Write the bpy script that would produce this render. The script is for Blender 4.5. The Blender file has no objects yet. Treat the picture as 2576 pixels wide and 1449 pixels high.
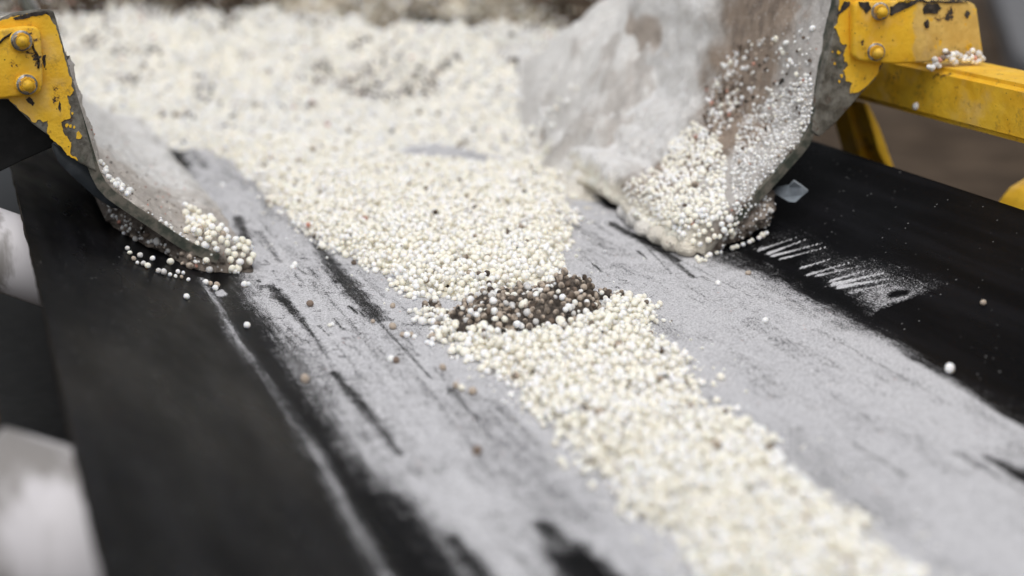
import bpy, bmesh, math, random
import numpy as np
from mathutils import Vector, Matrix
from mathutils.bvhtree import BVHTree

random.seed(7)
rng = np.random.default_rng(7)
sc = bpy.context.scene
COL = sc.collection

# ------------------------------------------------------------------ camera
F = 3936.0; CX, CY = 1288.0, 724.5                # focal length and centre, in units of a 2576 px wide frame
bY = np.array([-150.0 - CX, CY + 370.0, F]); bY /= np.linalg.norm(bY)   # belt direction seen from the camera
bZ = np.array([0, bY[2], -bY[1]]); bZ /= np.linalg.norm(bZ)
bX = np.cross(bY, bZ); bX = bX if bX[0] > 0 else -bX
R = np.array([bX, bY, bZ])                         # camera axes -> belt axes
H = 0.28149
EYE = np.array([0.0, 0.0, H])

cam_d = bpy.data.cameras.new('camera'); cam = bpy.data.objects.new('camera', cam_d); COL.objects.link(cam)
right, up, fwd = R @ [1, 0, 0], R @ [0, 1, 0], R @ [0, 0, 1]
M = Matrix(((right[0], up[0], -fwd[0], 0), (right[1], up[1], -fwd[1], 0), (right[2], up[2], -fwd[2], H), (0, 0, 0, 1)))
cam.matrix_world = M
cam_d.sensor_width = 36; cam_d.lens = 55
cam_d.clip_start = 0.01; cam_d.clip_end = 500
cam_d.dof.use_dof = True; cam_d.dof.focus_distance = 1.02; cam_d.dof.aperture_fstop = 3.7
sc.camera = cam

# ------------------------------------------------------------------ light
w = bpy.data.worlds.new('World'); sc.world = w; w.use_nodes = True
nt = w.node_tree; nt.nodes.clear()
SUN_EL, SUN_AZ = math.radians(64), math.radians(205)
sky = nt.nodes.new('ShaderNodeTexSky'); sky.sky_type = 'NISHITA'; sky.sun_disc = False
sky.sun_elevation = SUN_EL; sky.sun_rotation = SUN_AZ
sky.air_density = 1.0; sky.dust_density = 4.0; sky.ozone_density = 1.0
bg = nt.nodes.new('ShaderNodeBackground'); bg.inputs['Strength'].default_value = 0.14
hsv = nt.nodes.new('ShaderNodeHueSaturation'); hsv.inputs['Saturation'].default_value = 0.22
out = nt.nodes.new('ShaderNodeOutputWorld')
nt.links.new(sky.outputs[0], hsv.inputs['Color']); nt.links.new(hsv.outputs[0], bg.inputs[0]); nt.links.new(bg.outputs[0], out.inputs[0])
sun_d = bpy.data.lights.new('sun', 'SUN'); sun = bpy.data.objects.new('sun', sun_d); COL.objects.link(sun)
sun_d.energy = 0.9; sun_d.angle = math.radians(60); sun_d.color = (1.0, 0.97, 0.93)
sdir = Vector((math.sin(SUN_AZ) * math.cos(SUN_EL), math.cos(SUN_AZ) * math.cos(SUN_EL), math.sin(SUN_EL)))
sun.rotation_euler = sdir.to_track_quat('Z', 'Y').to_euler()
sc.view_settings.view_transform = 'Standard'; sc.view_settings.look = 'None'
sc.cycles.max_bounces = 14; sc.cycles.diffuse_bounces = 8
sc.view_settings.exposure = 0.0; sc.view_settings.gamma = 1.0

# ------------------------------------------------------------------ belt shape and helpers
XL, XR, EL, ER = 0.150, 0.515, 0.029, 0.641       # creases and edges of the troughed belt
TW = math.tan(math.radians(25)); SM = 0.012
def prof(x):
    x = np.asarray(x, float)
    a = np.maximum(XL - x, x - XR)
    return TW * 0.5 * (a + np.sqrt(a * a + SM * SM)) - TW * 0.5 * 0.0006
def ray(px, py): return R @ np.array([(px - CX) / F, (CY - py) / F, 1.0])
def at_y(px, py, y):
    r = ray(px, py); return EYE + r * (y / r[1])
def at_belt(px, py):
    r = ray(px, py); z = 0.0
    for _ in range(40):
        p = EYE + r * ((z - H) / r[2]); z = 0.5 * z + 0.5 * float(prof(p[0]))
    return p
def proj(P):
    c = (np.asarray(P) - EYE) @ R
    return np.stack([CX + F * c[..., 0] / c[..., 2], CY - F * c[..., 1] / c[..., 2]], -1)
def inpoly(x, y, poly):
    x = np.asarray(x); y = np.asarray(y); ins = np.zeros(x.shape, bool); n = len(poly)
    for i in range(n):
        x1, y1 = poly[i][:2]; x2, y2 = poly[(i + 1) % n][:2]
        if y1 == y2: continue
        c = ((y1 > y) != (y2 > y)) & (x < (x2 - x1) * (y - y1) / (y2 - y1) + x1)
        ins ^= c
    return ins
def ss(a, b, x):
    t = np.clip((x - a) / (b - a), 0, 1); return t * t * (3 - 2 * t)

def hash3(i, j, k, seed):
    h = (i * 374761393 + j * 668265263 + k * 2147483647 + seed * 974711) & 0xFFFFFFFF
    h = ((h ^ (h >> 13)) * 1274126177) & 0xFFFFFFFF
    return ((h ^ (h >> 16)) & 0xFFFF) / 65535.0
def vnoise(P, scale, seed=0):
    Q = np.asarray(P) * scale; I = np.floor(Q).astype(np.int64); f = Q - I; f = f * f * (3 - 2 * f)
    r = 0
    for a in (0, 1):
        for b in (0, 1):
            for c in (0, 1):
                wgt = (f[..., 0] if a else 1 - f[..., 0]) * (f[..., 1] if b else 1 - f[..., 1]) * (f[..., 2] if c else 1 - f[..., 2])
                r = r + wgt * hash3(I[..., 0] + a, I[..., 1] + b, I[..., 2] + c, seed)
    return r - 0.5
def fbm(P, scale, octv=4, seed=0, gain=0.55):
    r = 0; a = 1.0
    for o in range(octv):
        r = r + a * vnoise(P, scale * 2.03 ** o, seed + o); a *= gain
    return r

def link(name, me, mat=None, parent=None):
    o = bpy.data.objects.new(name, me); COL.objects.link(o)
    if mat is not None: me.materials.append(mat)
    if parent is not None: o.parent = parent; o.matrix_parent_inverse = parent.matrix_world.inverted()
    return o
def empty(name, loc):
    o = bpy.data.objects.new(name, None); COL.objects.link(o); o.location = loc
    o.matrix_world = Matrix.Translation(loc); o.empty_display_size = 0.02
    return o
def tag(o, label=None, cat=None, group=None, kind=None):
    if label: o['label'] = label
    if cat: o['category'] = cat
    if group: o['group'] = group
    if kind: o['kind'] = kind
    return o
def np_mesh(name, V, Fc, smooth=True):
    """V (n,3), Fc (m,k) with constant k"""
    V = np.asarray(V, np.float32); Fc = np.asarray(Fc, np.int32)
    me = bpy.data.meshes.new(name); k = Fc.shape[1]
    me.vertices.add(len(V)); me.vertices.foreach_set('co', V.ravel())
    me.loops.add(Fc.size); me.loops.foreach_set('vertex_index', Fc.ravel())
    me.polygons.add(len(Fc)); me.polygons.foreach_set('loop_start', np.arange(0, Fc.size, k, dtype=np.int32))
    me.polygons.foreach_set('use_smooth', np.full(len(Fc), smooth, bool))
    me.update(calc_edges=True); me.validate()
    return me
def set_float(me, name, v):
    a = me.attributes.new(name, 'FLOAT', 'POINT'); a.data.foreach_set('value', np.asarray(v, np.float32).ravel())
def set_col(me, name, c):
    c = np.asarray(c, np.float32)
    if c.shape[1] == 3: c = np.concatenate([c, np.ones((len(c), 1), np.float32)], 1)
    a = me.attributes.new(name, 'FLOAT_COLOR', 'POINT'); a.data.foreach_set('color', c.ravel())
def grid_faces(nu, nv, off=0, flip=False):
    i, j = np.meshgrid(np.arange(nu - 1), np.arange(nv - 1), indexing='ij')
    a = (i * nv + j).ravel() + off
    f = np.stack([a, a + nv, a + nv + 1, a + 1], 1)
    return f[:, ::-1] if flip else f
def bm_obj(name, bm, mat, parent=None, smooth=False):
    bmesh.ops.recalc_face_normals(bm, faces=bm.faces)
    me = bpy.data.meshes.new(name); bm.to_mesh(me); bm.free()
    for p in me.polygons: p.use_smooth = smooth
    return link(name, me, mat, parent)
def prism(name, pts, depth, mat, parent=None, bevel=0.0, smooth=False):
    """planar polygon pts (3-D, clockwise or not) extruded by vector depth"""
    bm = bmesh.new(); d = Vector(depth)
    a = [bm.verts.new(Vector(p)) for p in pts]; b = [bm.verts.new(Vector(p) + d) for p in pts]
    bm.faces.new(a); bm.faces.new(b[::-1]); n = len(a)
    for i in range(n): bm.faces.new((a[i], b[i], b[(i + 1) % n], a[(i + 1) % n]))
    bmesh.ops.recalc_face_normals(bm, faces=bm.faces)
    if bevel:
        bmesh.ops.bevel(bm, geom=[e for e in bm.edges], offset=bevel, segments=2, affect='EDGES', profile=0.6, clamp_overlap=True)
    o = bm_obj(name, bm, mat, parent, smooth)
    return o
def ragged(poly, step, amp, seed, closed=True):
    """subdivide a pixel polygon and roughen it"""
    P = []; n = len(poly)
    for i in range(n):
        a = np.array(poly[i][:2], float); b = np.array(poly[(i + 1) % n][:2], float)
        rough = amp if len(poly[i]) < 3 else poly[i][2]
        k = max(1, int(np.linalg.norm(b - a) / step))
        for t in range(k):
            p = a + (b - a) * t / k
            q = np.array([p[0], p[1], 0.3])
            off = np.array([fbm(q[None], 0.06, 3, seed)[0], fbm(q[None], 0.06, 3, seed + 50)[0]]) * rough * 2.4
            P.append(p + off)
    return P
def tube_bm(bm, p0, p1, r, seg=24, r1=None):
    p0, p1 = Vector(p0), Vector(p1); d = p1 - p0
    m = Matrix.Translation((p0 + p1) / 2) @ d.to_track_quat('Z', 'Y').to_matrix().to_4x4()
    bmesh.ops.create_cone(bm, cap_ends=True, segments=seg, radius1=r, radius2=r if r1 is None else r1, depth=d.length, matrix=m)

# ------------------------------------------------------------------ materials
def mat(name):
    m = bpy.data.materials.new(name); m.use_nodes = True
    n = m.node_tree; n.nodes.clear()
    o = n.nodes.new('ShaderNodeOutputMaterial'); p = n.nodes.new('ShaderNodeBsdfPrincipled')
    n.links.new(p.outputs[0], o.inputs[0])
    return m, n, p
class NB:
    def __init__(s, nt): s.t = nt
    def n(s, typ, **kw):
        x = s.t.nodes.new(typ)
        for k, v in kw.items(): setattr(x, k, v)
        return x
    def l(s, a, b): s.t.links.new(a, b)
    def setin(s, sock, v):
        if hasattr(v, 'is_output') or isinstance(v, bpy.types.NodeSocket): s.l(v, sock)
        else: sock.default_value = v
    def math(s, op, a, b=0.0, c=0.0, clamp=False):
        x = s.n('ShaderNodeMath', operation=op, use_clamp=clamp)
        s.setin(x.inputs[0], a); s.setin(x.inputs[1], b); s.setin(x.inputs[2], c); return x.outputs[0]
    def coord(s, scale=(1, 1, 1)):
        t = s.n('ShaderNodeTexCoord'); m = s.n('ShaderNodeMapping'); m.inputs['Scale'].default_value = scale
        s.l(t.outputs['Object'], m.inputs[0]); return m.outputs[0]
    def noise(s, vec, scale, detail=3, rough=0.55, dist=0.0):
        x = s.n('ShaderNodeTexNoise'); s.l(vec, x.inputs['Vector']); x.inputs['Scale'].default_value = scale
        x.inputs['Detail'].default_value = detail; x.inputs['Roughness'].default_value = rough; x.inputs['Distortion'].default_value = dist
        return x.outputs[0]
    def voro(s, vec, scale, feature='F1'):
        x = s.n('ShaderNodeTexVoronoi', feature=feature); s.l(vec, x.inputs['Vector']); x.inputs['Scale'].default_value = scale
        return x.outputs
    def attr(s, name):
        x = s.n('ShaderNodeAttribute'); x.attribute_name = name; return x
    def ramp(s, f, a, b):
        x = s.n('ShaderNodeMapRange', interpolation_type='SMOOTHSTEP'); s.setin(x.inputs[0], f)
        x.inputs[1].default_value = a; x.inputs[2].default_value = b; return x.outputs[0]
    def lin(s, f, a, b, c, d):
        x = s.n('ShaderNodeMapRange'); s.setin(x.inputs[0], f)
        for i, v in enumerate((a, b, c, d)): x.inputs[i + 1].default_value = v
        return x.outputs[0]
    def mix(s, f, a, b, blend='MIX'):
        x = s.n('ShaderNodeMix', data_type='RGBA', blend_type=blend); s.setin(x.inputs[0], f)
        for sock, v in ((x.inputs[6], a), (x.inputs[7], b)):
            if isinstance(v, (tuple, list)): sock.default_value = (*v, 1) if len(v) == 3 else v
            else: s.l(v, sock)
        return x.outputs[2]
    def bump(s, h, strength, dist, normal=None):
        x = s.n('ShaderNodeBump'); s.l(h, x.inputs['Height']); x.inputs['Strength'].default_value = strength; x.inputs['Distance'].default_value = dist
        if normal is not None: s.l(normal, x.inputs['Normal'])
        return x.outputs[0]

def m_belt():
    m, t, p = mat('dusty_rubber'); b = NB(t)
    c = b.coord(); cs = b.coord((1, 0.07, 1))
    dust = b.attr('dust').outputs['Fac']; film = b.attr('film').outputs['Fac']
    fine = b.noise(c, 1000, 3, 0.75); st = b.noise(cs, 420, 4, 0.65); big = b.noise(cs, 60, 4, 0.6); blot = b.noise(c, 90, 4, 0.6)
    N = lambda q: b.math('SUBTRACT', b.lin(q, 0.30, 0.70, 0.0, 1.0), 0.5)
    v = b.math('MULTIPLY', dust, 1.30)
    v = b.math('ADD', v, b.math('MULTIPLY', N(fine), 0.95))
    v = b.math('ADD', v, b.math('MULTIPLY', N(st), 0.32))
    v = b.math('ADD', v, b.math('MULTIPLY', N(blot), 0.24))
    fac = b.ramp(v, 0.38, 0.98)
    fac = b.math('MULTIPLY', fac, b.ramp(dust, 0.02, 0.10))
    dc = b.mix(b.ramp(fine, 0.35, 0.65), (0.405, 0.404, 0.422), (0.69, 0.688, 0.705))
    dc = b.mix(b.math('MULTIPLY', b.ramp(big, 0.35, 0.75), 0.18), dc, (0.40, 0.40, 0.43))
    red = b.math('MULTIPLY', b.ramp(b.voro(c, 160)[0], 0.16, 0.10), b.ramp(b.noise(c, 60, 1), 0.60, 0.66))
    dc = b.mix(b.math('MULTIPLY', red, 0.55), dc, (0.50, 0.22, 0.16))
    rub = b.mix(b.ramp(big, 0.4, 0.7), (0.0035, 0.0035, 0.004), (0.008, 0.008, 0.0095))
    filmf = b.math('MULTIPLY', film, b.ramp(b.noise(b.coord((1, 0.45, 1)), 16, 2, 0.4), 0.35, 0.70))
    rub = b.mix(b.math('MULTIPLY', filmf, 0.30), rub, (0.046, 0.041, 0.034))
    spk = b.voro(c, 210)
    sp = b.math('MULTIPLY', b.ramp(spk[0], 0.15, 0.08), b.ramp(b.noise(c, 260, 1), 0.57, 0.62))
    rub = b.mix(b.math('MULTIPLY', sp, 0.5), rub, (0.5, 0.5, 0.5))
    col = b.mix(fac, rub, dc)
    b.l(col, p.inputs['Base Color'])
    rr = b.lin(b.noise(b.coord((1, .4, 1)), 30, 3), 0.3, 0.7, 0.24, 0.42)
    rmix = b.n('ShaderNodeMix', data_type='FLOAT'); b.l(fac, rmix.inputs[0]); b.l(rr, rmix.inputs[2]); rmix.inputs[3].default_value = 0.95
    b.l(rmix.outputs[0], p.inputs['Roughness'])
    sm = b.n('ShaderNodeMix', data_type='FLOAT'); b.l(fac, sm.inputs[0]); sm.inputs[2].default_value = 0.025; sm.inputs[3].default_value = 0.05
    b.l(sm.outputs[0], p.inputs['Specular IOR Level'])
    h = b.math('ADD', b.math('MULTIPLY', fac, 0.6), b.math('MULTIPLY', fine, 0.35))
    b.l(b.bump(h, 0.6, 0.0007), p.inputs['Normal'])
    return m
def m_granule():
    m, t, p = mat('granule_salt'); b = NB(t); c = b.coord()
    col = b.attr('col').outputs['Color']
    n = b.noise(c, 700, 3, 0.6)
    b.l(b.mix(b.math('MULTIPLY', b.ramp(n, 0.55, 0.78), 0.15), col, (0.46, 0.38, 0.28)), p.inputs['Base Color'])
    p.inputs['Roughness'].default_value = 0.7; p.inputs['Specular IOR Level'].default_value = 0.2
    p.inputs['Subsurface Weight'].default_value = 0.75; p.inputs['Subsurface Scale'].default_value = 0.0022; p.inputs['Subsurface Radius'].default_value = (1.0, 0.9, 0.75)
    b.l(b.bump(n, 0.2, 0.0004), p.inputs['Normal'])
    return m
def m_crust():
    m, t, p = mat('caked_powder'); b = NB(t); c = b.coord()
    col = b.attr('col').outputs['Color']
    n = b.noise(c, 260, 5, 0.65); f = b.noise(c, 1100, 2, 0.6)
    x = b.mix(b.ramp(n, 0.35, 0.72), b.mix(1.0, col, (0.86, 0.845, 0.83), 'MULTIPLY'), col)
    spk = b.math('MULTIPLY', b.ramp(b.voro(c, 330)[0], 0.28, 0.18), b.ramp(b.noise(c, 420, 1), 0.56, 0.60))
    x = b.mix(b.math('MULTIPLY', spk, 0.75), x, (0.13, 0.10, 0.08))
    spr = b.math('MULTIPLY', b.ramp(b.voro(c, 270)[0], 0.22, 0.14), b.ramp(b.noise(b.coord((1, 1.3, 1)), 230, 1), 0.62, 0.66))
    x = b.mix(b.math('MULTIPLY', spr, 0.8), x, (0.50, 0.20, 0.13))
    spw = b.math('MULTIPLY', b.ramp(b.voro(c, 300)[0], 0.34, 0.2), b.ramp(b.noise(b.coord((1.2, 1, 1)), 200, 1), 0.53, 0.58))
    x = b.mix(b.math('MULTIPLY', spw, 0.5), x, (0.75, 0.74, 0.72))
    b.l(x, p.inputs['Base Color'])
    p.inputs['Roughness'].default_value = 0.92; p.inputs['Specular IOR Level'].default_value = 0.1
    h = b.math('ADD', n, b.math('MULTIPLY', f, 0.4))
    b.l(b.bump(h, 0.9, 0.0024), p.inputs['Normal'])
    return m
def m_soil(name, a, c2, rough=0.9):
    m, t, p = mat(name); b = NB(t); c = b.coord()
    n = b.noise(c, 260, 5, 0.7)
    b.l(b.mix(b.ramp(n, 0.35, 0.7), a, c2), p.inputs['Base Color'])
    p.inputs['Roughness'].default_value = rough; p.inputs['Specular IOR Level'].default_value = 0.25
    b.l(b.bump(n, 0.9, 0.003), p.inputs['Normal'])
    return m
def m_paint(faded=0.0):
    m, t, p = mat('yellow_paint' if not faded else 'faded_yellow_paint'); b = NB(t); c = b.coord()
    big = b.noise(c, 38, 4, 0.6, 0.3); med = b.noise(c, 120, 4, 0.6); fine = b.noise(c, 500, 3, 0.6)
    base = b.mix(b.ramp(big, 0.3, 0.7), (0.80, 0.44, 0.018), (0.88, 0.54, 0.035))
    if faded:
        x = b.n('ShaderNodeSeparateXYZ'); b.l(c, x.inputs[0])
        e = b.math('ADD', x.outputs[0], b.math('MULTIPLY', b.math('SUBTRACT', big, 0.5), 0.035))
        f = b.ramp(e, faded, faded + 0.004)
        f = b.math('MULTIPLY', f, b.ramp(b.noise(c, 60, 4, 0.65), 0.66, 0.60))
        base = b.mix(f, base, b.mix(b.ramp(med, 0.35, 0.7), (0.66, 0.43, 0.11), (0.76, 0.52, 0.15)))
    dirt = b.ramp(b.noise(c, 75, 5, 0.75), 0.54, 0.70)
    base = b.mix(b.math('MULTIPLY', dirt, 0.60), base, (0.30, 0.18, 0.04))
    chip = b.math('MULTIPLY', b.ramp(b.noise(c, 62, 5, 0.72), 0.645, 0.665), 1.0)
    ring = b.ramp(b.noise(c, 62, 5, 0.72), 0.595, 0.65)
    base = b.mix(b.math('MULTIPLY', ring, 0.55), base, (0.26, 0.11, 0.02))
    dusty = b.math('MULTIPLY', b.ramp(b.noise(c, 26, 4, 0.65), 0.5, 0.72), 0.22)
    base = b.mix(dusty, base, (0.62, 0.56, 0.46))
    base = b.mix(chip, base, (0.045, 0.036, 0.030))
    pit = b.math('MULTIPLY', b.ramp(b.voro(c, 240)[0], 0.16, 0.08), b.ramp(b.noise(c, 160, 1), 0.52, 0.57))
    base = b.mix(b.math('MULTIPLY', pit, 0.85), base, (0.06, 0.035, 0.015))
    b.l(base, p.inputs['Base Color'])
    p.inputs['Specular IOR Level'].default_value = 0.4
    b.l(b.lin(fine, 0.3, 0.7, 0.5, 0.7), p.inputs['Roughness'])
    h = b.math('ADD', b.math('MULTIPLY', b.noise(c, 55, 3, 0.5), 1.0), b.math('MULTIPLY', fine, 0.16))
    h = b.math('SUBTRACT', h, b.math('MULTIPLY', chip, 0.5))
    b.l(b.bump(h, 0.6, 0.0030), p.inputs['Normal'])
    return m
def m_steel():
    m, t, p = mat('bare_weathered_steel'); b = NB(t); c = b.coord()
    n = b.noise(c, 70, 5, 0.65, 0.3); f = b.noise(c, 300, 4, 0.65)
    x = b.mix(b.ramp(n, 0.35, 0.65), (0.075, 0.066, 0.052), (0.23, 0.22, 0.19))
    x = b.mix(b.ramp(b.noise(c, 48, 4, 0.6), 0.56, 0.72), x, (0.055, 0.075, 0.05))
    x = b.mix(b.ramp(b.noise(c, 85, 5, 0.7), 0.60, 0.72), x, (0.085, 0.032, 0.016))
    b.l(b.mix(b.ramp(f, 0.55, 0.8), x, (0.04, 0.034, 0.03)), p.inputs['Base Color'])
    p.inputs['Metallic'].default_value = 0.25; p.inputs['Roughness'].default_value = 0.62
    b.l(b.bump(f, 0.5, 0.0012), p.inputs['Normal'])
    return m
def m_zinc():
    m, t, p = mat('zinc_bolt'); b = NB(t); c = b.coord()
    n = b.noise(c, 220, 4, 0.65)
    b.l(b.mix(b.ramp(n, 0.50, 0.60), (0.70, 0.37, 0.012), (0.32, 0.31, 0.29)), p.inputs['Base Color'])
    b.l(b.ramp(n, 0.50, 0.60), p.inputs['Metallic']); p.inputs['Roughness'].default_value = 0.38
    b.l(b.bump(n, 0.4, 0.001), p.inputs['Normal'])
    return m
def m_plain(name, a, c2, scale, rough, spec=0.4, bumpd=0.0006, stretch=(1, 1, 1), lo=0.4, hi=0.65):
    m, t, p = mat(name); b = NB(t); c = b.coord(stretch)
    n = b.noise(c, scale, 5, 0.62)
    b.l(b.mix(b.ramp(n, lo, hi), a, c2), p.inputs['Base Color'])
    p.inputs['Roughness'].default_value = rough; p.inputs['Specular IOR Level'].default_value = spec
    b.l(b.bump(n, 0.4, bumpd), p.inputs['Normal'])
    return m

M_BELT = m_belt(); M_GRAN = m_granule(); M_CRUST = m_crust()
M_SOIL = m_soil('dark_wet_soil', (0.048, 0.040, 0.034), (0.145, 0.12, 0.10), 0.85)
M_PAINT = m_paint(); M_STEEL = m_steel(); M_ZINC = m_zinc()
M_RUBBER = m_plain('black_rubber', (0.006, 0.006, 0.006), (0.012, 0.012, 0.012), 90, 0.45, 0.3)
M_SEAL = m_plain('grey_rubber_strip', (0.050, 0.058, 0.066), (0.085, 0.096, 0.108), 60, 0.5, 0.4)
M_TAB = m_plain('pale_grey_rubber', (0.17, 0.195, 0.22), (0.24, 0.27, 0.30), 120, 0.5, 0.4)
M_ROLL = m_plain('white_roller_plastic', (0.25, 0.235, 0.225), (0.62, 0.60, 0.62), 24, 0.5, 0.4, 0.0004, (1, 1, 0.3), 0.40, 0.56)
M_OLDSTEEL = m_plain('mossy_dark_steel', (0.050, 0.058, 0.046), (0.16, 0.145, 0.12), 110, 0.8, 0.2, 0.003, (1, 1, 1), 0.38, 0.66)
M_WASH = m_plain('worn_zinc', (0.16, 0.15, 0.14), (0.50, 0.49, 0.47), 300, 0.4, 0.6)
M_WASH.node_tree.nodes['Principled BSDF'].inputs['Metallic'].default_value = 0.6
M_DARK = m_plain('dark_rusty_steel', (0.020, 0.016, 0.013), (0.06, 0.038, 0.022), 40, 0.7, 0.3)
M_GROUND = m_plain('brown_yard_dirt', (0.048, 0.034, 0.023), (0.090, 0.065, 0.045), 5, 0.95, 0.1, 0.01)
M_CONC = m_plain('pale_concrete', (0.12, 0.12, 0.125), (0.18, 0.18, 0.185), 9, 0.9, 0.2, 0.004)

# ------------------------------------------------------------------ ground
gv = []
gx = np.concatenate([np.linspace(-80, -4, 12), np.linspace(-3, 6, 60), np.linspace(7, 80, 12)])
gy = np.concatenate([np.linspace(-40, -2, 8), np.linspace(-1, 8, 60), np.linspace(9, 160, 16)])
GX, GY = np.meshgrid(gx, gy, indexing='ij')
GP = np.stack([GX, GY, GX * 0 - 0.75], -1).reshape(-1, 3)
GP[:, 2] += 0.05 * fbm(GP, 1.3, 3, 5)
tag(link('ground', np_mesh('ground', GP, grid_faces(len(gx), len(gy))), M_GROUND), kind='structure')

# ------------------------------------------------------------------ conveyor belt
def line_x(pts):
    """pixel polyline on the belt -> function X(Y)"""
    q = np.array([at_belt(*p) for p in pts]); o = np.argsort(q[:, 1]); q = q[o]
    return lambda Y: np.interp(Y, q[:, 1], q[:, 0])
bx = np.unique(np.concatenate([np.arange(EL, ER, 0.0012), [ER]]))
by = np.concatenate([np.arange(-0.6, 0.42, 0.03), np.arange(0.42, 1.30, 0.0017), np.arange(1.30, 1.62, 0.004), np.arange(1.62, 2.6, 0.03)])
BX, BY = np.meshgrid(bx, by, indexing='ij')
dust = np.zeros_like(BX)
c1 = lambda x, y: (440.3 + x * .5443, 660.4 + y * .5443)
c2 = lambda x, y: (1572 + x * .3906, 534.6 + y * .3906)
Lb = line_x([(505, 560), (600, 700)] + [c1(*p) for p in ((330, 170), (430, 310), (500, 430), (640, 640), (780, 850), (930, 1050), (1010, 1085), (1150, 1250), (1271, 1400))])
Rb = line_x([c2(*p) for p in ((560, 320), (780, 400), (1000, 530), (1300, 700), (1700, 900), (2050, 1090), (2570, 1400))])
Rb2 = line_x([c2(*p) for p in ((800, 250), (1200, 410), (1600, 660), (2050, 990), (2570, 1260))])
P3 = np.stack([BX, BY * 0.12, BX * 0], -1)
wob = fbm(P3, 70, 4, 3) * 0.008
l = Lb(BY); r1 = Rb(BY); r2 = Rb2(BY)
dl = ss(-0.016, 0.020, BX - l + wob)
wr = np.maximum(r2 - r1, 0.006)
dr = 1 - ss(-0.25, 1.05, (BX - r1 + wob * 1.3) / wr)
streak = fbm(np.stack([BX, BY * 0.06, BX * 0], -1), 130, 4, 11)
dust = dl * dr * (0.84 + 0.12 * streak + 0.10 * fbm(np.stack([BX, BY * 0.5, BX * 0], -1), 45, 4, 17))
dust = np.where(BY > 1.15, dust * 0.95, dust)
crease = line_x([(527, 731), (593, 851), (674, 965), (794, 1150), (854, 1259), (963, 1449)])(BY)
dust = np.maximum(dust, np.exp(-((BX - crease + wob * 0.25) / 0.0062) ** 2) * (0.50 + 0.5 * streak) * (BY < 1.03))
def capsule(p0, p1, w0, w1, mul, wobble=0.35):
    """stretch between two belt points; returns weight"""
    a = at_belt(*p0)[:2]; b = at_belt(*p1)[:2]; d = b - a; L2 = d @ d
    m = 3.0 * max(w0, w1) + 0.002; out_ = np.zeros_like(BX)
    i0, i1 = np.searchsorted(bx, (min(a[0], b[0]) - m, max(a[0], b[0]) + m)); j0, j1 = np.searchsorted(by, (min(a[1], b[1]) - m, max(a[1], b[1]) + m))
    if i1 <= i0 or j1 <= j0: return out_
    X_, Y_ = BX[i0:i1, j0:j1], BY[i0:i1, j0:j1]
    t = np.clip(((X_ - a[0]) * d[0] + (Y_ - a[1]) * d[1]) / L2, 0, 1)
    dd = np.hypot(X_ - a[0] - t * d[0], Y_ - a[1] - t * d[1])
    ww = w0 + (w1 - w0) * t
    dd = dd * (1 + wobble * 2 * fbm(np.stack([X_, Y_ * .5, X_ * 0 + w0], -1), 220, 3, int(p0[0])))
    out_[i0:i1, j0:j1] = (1 - ss(0.2, 1.8, dd / ww)) * mul
    return out_
cut = np.zeros_like(BX)
for a, b, w0, w1, s in (
        (c1(440, 110), c1(560, 240), .004, .0035, .85), (c1(560, 240), c1(640, 340), .003, .0012, .8), (c1(640, 340), c1(710, 450), .001, .001, .6),
        (c1(735, 510), c1(880, 680), .003, .0045, .8), (c1(880, 680), c1(1040, 890), .0045, .002, .7),
        ((800, 615), (850, 690), .004, .007, .8), ((850, 690), (955, 805), .007, .006, .85), ((955, 800), (1075, 1000), .004, .002, .25),
        ((600, 545), (622, 615), .004, .005, .8), ((425, 385), (450, 420), .014, .010, .9), ((450, 420), (475, 450), .010, .006, .5), ((480, 380), (520, 425), .006, .005, .45), ((640, 470), (700, 560), .004, .004, .3), ((560, 430), (640, 470), .003, .005, .3),
        ((740, 560), (830, 650), .006, .004, .35), ((1100, 930), (1160, 1010), .006, .003, .35), ((1060, 960), (1250, 1200), .002, .001, .35),
        ((1370, 1320), (1430, 1400), .004, .011, .75), ((1430, 1400), (1560, 1520), .011, .014, .9), ((1140, 1350), (1230, 1480), .0025, .005, .75),
        ((1060, 1360), (1090, 1400), .004, .004, .3),
        ((1530, 560), (1640, 615), .004, .006, .85), ((1640, 615), (1700, 655), .006, .004, .8), ((1700, 660), (1745, 700), .003, .002, .7), ((1520, 480), (1560, 520), .009, .010, 1.),  # last cut paints the shadow gap beneath the right crust
        ((1560, 550), (1690, 690), .001, .001, .5), ((2480, 1150), (2576, 1200), .002, .006, .85), ((2576, 1200), (2700, 1260), .006, .008, .9),
        ((1470, 1), (1471, 2), .001, .001, 0)):
    cut = np.maximum(cut, capsule(a, b, w0, w1, s * (0.80 if s < .88 else 1)))
for k in range(120):                               # short dark skid marks where granules rolled
    if k < 95: px, py = random.uniform(640, 1080), random.uniform(640, 900)
    elif k < 120: px, py = random.uniform(1450, 1720), random.uniform(560, 760)
    else: px, py = random.uniform(1650, 2100), random.uniform(700, 980)
    ln = random.uniform(6, 30); sl = random.choice((0.1, 0.1, 0.9)) * ln
    cut = np.maximum(cut, capsule((px, py), (px + ln, py + sl), random.uniform(.0006, .0014), .0007, random.uniform(.25, .7)))
dust = dust * (1 - cut); cut0 = np.clip(cut.copy(), 0, .97)
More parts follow.
